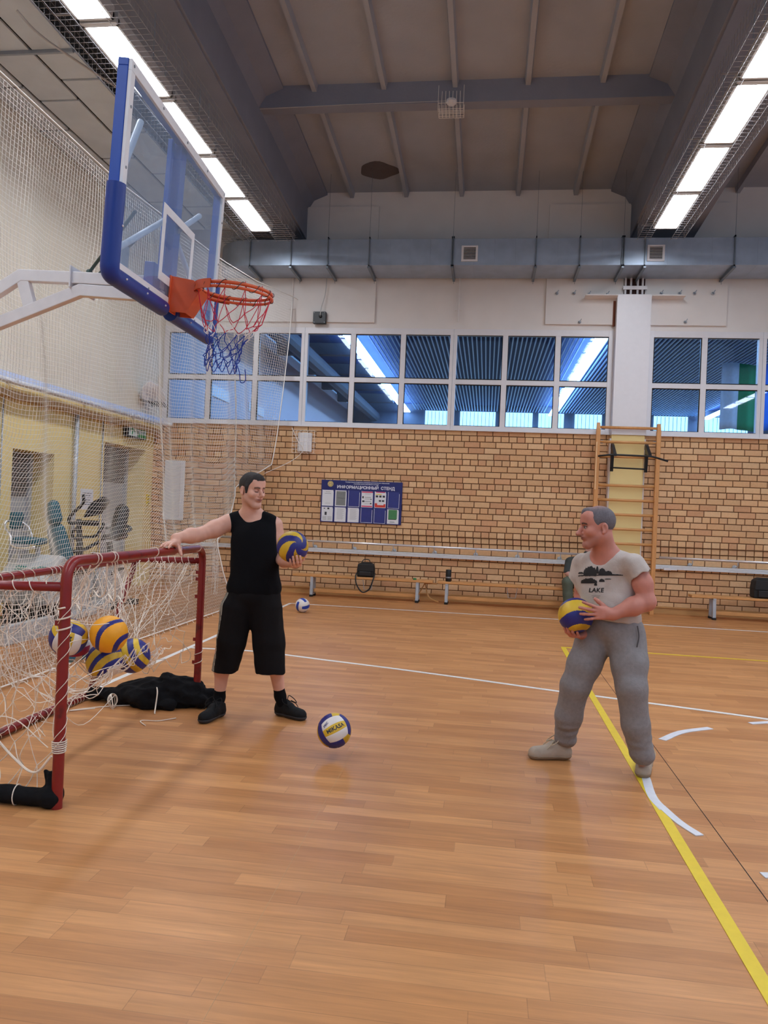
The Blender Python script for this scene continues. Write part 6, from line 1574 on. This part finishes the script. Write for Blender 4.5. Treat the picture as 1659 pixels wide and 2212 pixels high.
    s2e = P(1396, 1262, 4.655); s.cone(sR+V3(-.01, 0, 0), s2e, .070, .068, .03); s1e = P(1247, 1266, 4.95); s.cone(sL+V3(.005, 0, 0), s1e, .066, .062, .03)
    v1 = nrm(s2e-sR)
    s.plane(P(1322, 1337, 4.81), V3(-.08, 0, -1), .006)
    # sleeve openings: cut the sleeve ends with their own little balls of air
    s.cone(s2e, s2e+v1*.12, .085, .10, .006, '-'); v0 = nrm(s1e-sL); s.cone(s1e+V3(-.025, 0, -.01), s1e+v0*.12+V3(-.05, 0, 0), .07, .10, .006, '-')
    fold = lambda X: .005*wav(X*(1, 1, .5), 81, 34)+.003*wav(X*(1, 1, .8), 82, 80)-.007*np.abs(wav(X*(1, 1, 1.4), 84, 30))*np.exp(-((X[:, 2]-1.02)/.10)**2)
    shirt, sv, sf = cloth_mesh('t_shirt', s, (.40, 4.45, .84), (1.15, 5.15, 1.46), .0055, M_shirtg, body, fold)
    # print on the chest: a tree line and its reflection over the word LAKE
    bvh = BVHTree.FromPolygons([Vector(a) for a in sv], [tuple(a) for a in sf])
    o0 = P(1290, 1262, 4.6); axx = nrm(P(1340, 1262, 4.63)-P(1240, 1262, 4.66)); axz = V3(-.03, 0, 1.); vd = nrm(o0-CC)
    def stamp(mb, pts2, faces):
        out = []
        for a, d_ in pts2:
            p = o0+axx*a+axz*d_; hit = bvh.ray_cast(Vector(p-vd*.5), Vector(vd), 1.5)
            out.append(np.array(hit[0])+np.array(hit[1])*.0022 if hit[0] is not None else p)
        mb.add(out, faces)
    def blob(mb, x0, x1, y0, y1, seed, n=26, both=False):
        g = np.random.default_rng(seed); pts = []; fs = []
        for i in range(n+1):
            t = i/n; x = x0+(x1-x0)*t; e = math.sin(PI*min(1, max(0, t*.96+.02)))**.35; top = y0+(y1-y0)*e*(.78+.22*g.random()); lo_ = y0-(.004*g.random() if both else 0)
            for j in range(4): pts.append((x, lo_+(top-lo_)*j/3))
        for i in range(n):
            for j in range(3): fs.append((i*4+j, (i+1)*4+j, (i+1)*4+j+1, i*4+j+1))
        stamp(mb, pts, fs)
    mb = MB(); z0 = .0585-.04
    def px2(x, y): return ((x-1290)/352, (1262-y)/352)
    X = lambda x: (x-1290)/352; Z = lambda y: (1262-y)/352
    blob(mb, X(1251), X(1288), Z(1244), Z(1242), 1, both=True); blob(mb, X(1262), X(1289), Z(1243), Z(1222), 2); blob(mb, X(1293), X(1307), Z(1243), Z(1226), 3, 14); blob(mb, X(1304), X(1320), Z(1243), Z(1233), 4, 10); blob(mb, X(1287), X(1293), Z(1240), Z(1223), 9, 6)
    blob(mb, X(1251), X(1262), Z(1240), Z(1235), 5, 8); blob(mb, X(1285), X(1342), Z(1244), Z(1240.5), 6, 30)
    blob(mb, X(1257), X(1290), Z(1260), Z(1248), 7); blob(mb, X(1294), X(1305), Z(1257), Z(1250), 8, 10); blob(mb, X(1305), X(1318), Z(1252), Z(1250), 10, 8); blob(mb, X(1284), X(1290), Z(1265), Z(1258), 11, 6)
    tv, tf = text_mesh('LAKE', .036, bold=.0009, spacing=1.05, shear=.15)
    stamp(mb, [(a[0]+X(1288), a[1]+Z(1275)) for a in tv], tf)
    tv, tf = text_mesh('Nature is calling', .011, shear=.2)
    mb.build('print', mat('black_print', (28, 26, 28), .8), shirt)
    mb = MB()
    for yy, w in ((1287, 9), (1290.5, 7)): 
        pts = []; n = 8
        for i in range(n+1): x = X(1288-w+2*w*i/n); pts += [(x, Z(yy)+.001*math.sin(i*2.1)), (x, Z(yy)+.0028+.001*math.sin(i*2.1))]
        stamp(mb, pts, [(2*i, 2*i+2, 2*i+3, 2*i+1) for i in range(n)])
    mb.build('faint_print', mat('faint_grey_print', (146, 138, 136), .9), shirt)
    # sweatpants
    s = Shape(); s.ell(P(1322, 1352, 4.81), (.178, .134, .12), RL, .05)
    limb(s, [P(1291, 1372, 4.85), P(1262, 1435, 4.83), knL, P(1228, 1545, 4.88), anL+V3(.01, 0, .02)], [.118, .102, .086, .080, .064], .03)
    limb(s, [P(1350, 1375, 4.78), P(1360, 1435, 4.71), knR, P(1374, 1565, 4.67), anR+V3(0, 0, .03)], [.122, .104, .088, .078, .068], .03)
    s.ell(anL+V3(.012, -.01, .01), (.066, .062, .035), None, .02); s.ell(anR+V3(0, -.01, .03), (.070, .066, .035), None, .02)
    s.plane(P(1322, 1322, 4.81), V3(0, 0, 1), .005)
    s.plane(anL+V3(0, 0, -.035), V3(0, 0, -1), .008)
    fold = lambda X: .006*wav(X*(1, 1, .6), 91, 26)+.004*wav(X*(1, 1, 1.5), 92, 48)-.006*np.exp(-((X[:, 2]-.20)/.06)**2)*wav(X*(.4, .4, 1.8), 93, 75)
    cloth_mesh('sweatpants', s, (.32, 4.4, .06), (1.2, 5.2, 1.0), .0065, M_pants, body, fold)
    b = MB(); b.tube(bez([P(1377, 1352, 4.66), P(1380, 1375, 4.65), P(1376, 1398, 4.64)], 6), .004, 5); b.build('pocket_shadow_line', mat('pocket_shadow_cloth', (78, 76, 80), .95), body)  # dark cord along the pocket, its shadow put into the colour
    shoe(body, hlL, toL, hlL*.8+toL*.2+V3(0, 0, .12), M_shoeg, M_soleg, w=.046, hgt=.085, lc=M_laceg)
    shoe(body, hlR, toR, hlR*.8+toR*.2+V3(0, 0, .12), M_shoeg, M_soleg, w=.046, hgt=.085, lc=M_laceg)
    return ball
mg_ball = man_grey()
volleyball(mg_ball, .105, ('s', [0, 1, 0]), [BY, BB], 'blue and yellow striped volleyball held in both hands by the man in grey', fn=bands([-.86, -.51, .26, .88], [1, 0, 1, 0, 1], .43, 14))

# ------------------------------------------------------------------ the seated person behind
def seated():
    c0 = V3(1.52, 13.12, 0); s = Shape(); Y = 13.0
    hips = V3(1.52, 13.12, .49); chest = P(1258, 1222, 12.95); nk = P(1272, 1192, 12.85); hc_ = P(1280, 1168, 12.75)
    s.cone(hips, chest, .13, .14, .05); s.cone(chest, nk, .12, .05, .05); fr = head_frame(hc_+V3(0, 0, .02), (-.1, -.98, -.2), sc=.95); add_head(s, fr, neck=nk)
    kL, kR = P(1226, 1258, 12.62), V3(1.66, 12.6, .52); aL, aR = V3(kL[0]+.02, 12.62, .07), V3(1.68, 12.6, .07)
    for x, k, a in ((-.09, kL, aL), (.09, kR, aR)): limb(s, [hips+V3(x, 0, -.0), k, a, a+V3(0, -.16, -.03)], [.085, .06, .04, .03], .02)
    shl, el = P(1230, 1214, 12.95), P(1226, 1238, 12.9); wl = P(1240, 1249, 12.6)
    limb(s, [shl, el, wl, wl+V3(.04, -.06, -.0)], [.055, .045, .03, .025], .02); limb(s, [nk+V3(.2, .05, -.08), nk+V3(.27, 0, -.33), kR+V3(0, .05, .1)], [.055, .045, .03], .02)
    v, f = s.mesh((1.0, 12.2, -.02), (2.1, 13.5, 1.3), .012)
    v[:, 2] = np.maximum(v[:, 2], .0)
    col = np.tile(lin((206, 160, 150)), (len(v), 1)); body = mesh_from('person', v, f, M_skin, color=col, org=c0)
    tag(body, 'person in dark green clothes seated on the bench, mostly hidden behind the man in grey', 'person')
    s = Shape(); s.cone(hips+V3(0, 0, .05), chest, .15, .155, .05); s.cone(chest, nk+V3(0, 0, -.04), .14, .08, .05); s.cone(shl+V3(.02, 0, .01), nk+V3(.2, .05, -.08), .075, .07, .05); s.cone(shl, el, .072, .066, .02); s.plane(el+V3(0, 0, .0), nrm(V3(0, -.2, -1)), .005)
    s2 = Shape(); s2.cone(hips+V3(0, 0, .05), chest, .15, .155, .05); s2.plane(hips, V3(0, 0, -1), .01)
    cloth_mesh('t_shirt', s, (1.0, 12.6, .4), (2.1, 13.5, 1.3), .012, mat('dark_green_grey_cotton', (58, 64, 64), .9), body)
    cloth_mesh('t_shirt_hem', s2, (1.0, 12.6, .4), (2.1, 13.5, 1.3), .014, mat('dark_green_grey_cotton_hem', (58, 64, 64), .9), body)
    s = Shape(); s.ell(hips, (.18, .16, .12))
    for x, k, a in ((-.09, kL, aL), (.09, kR, aR)): limb(s, [hips+V3(x, 0, 0), k, a+V3(0, 0, .04)], [.105, .088, .07], .02)
    s.plane(V3(0, 0, .07), V3(0, 0, -1), .005)
    cloth_mesh('trousers', s, (1.0, 12.2, .0), (2.1, 13.5, .75), .012, mat('olive_trousers', (84, 92, 80), .9), body, lambda X: .006*wav(X, 95, 40))
    c, R, k_ = fr; s = Shape(); s.ell(c+R @ V3(0, -.014, .05), np.array((.083, .104, .09))*k_, R); s.plane(c+R @ V3(0, .05, .05), R @ nrm(V3(0, .8, -.5)), .01)
    cloth_mesh('hair', s, c-.17, c+.18, .01, M_hair, body)
seated()
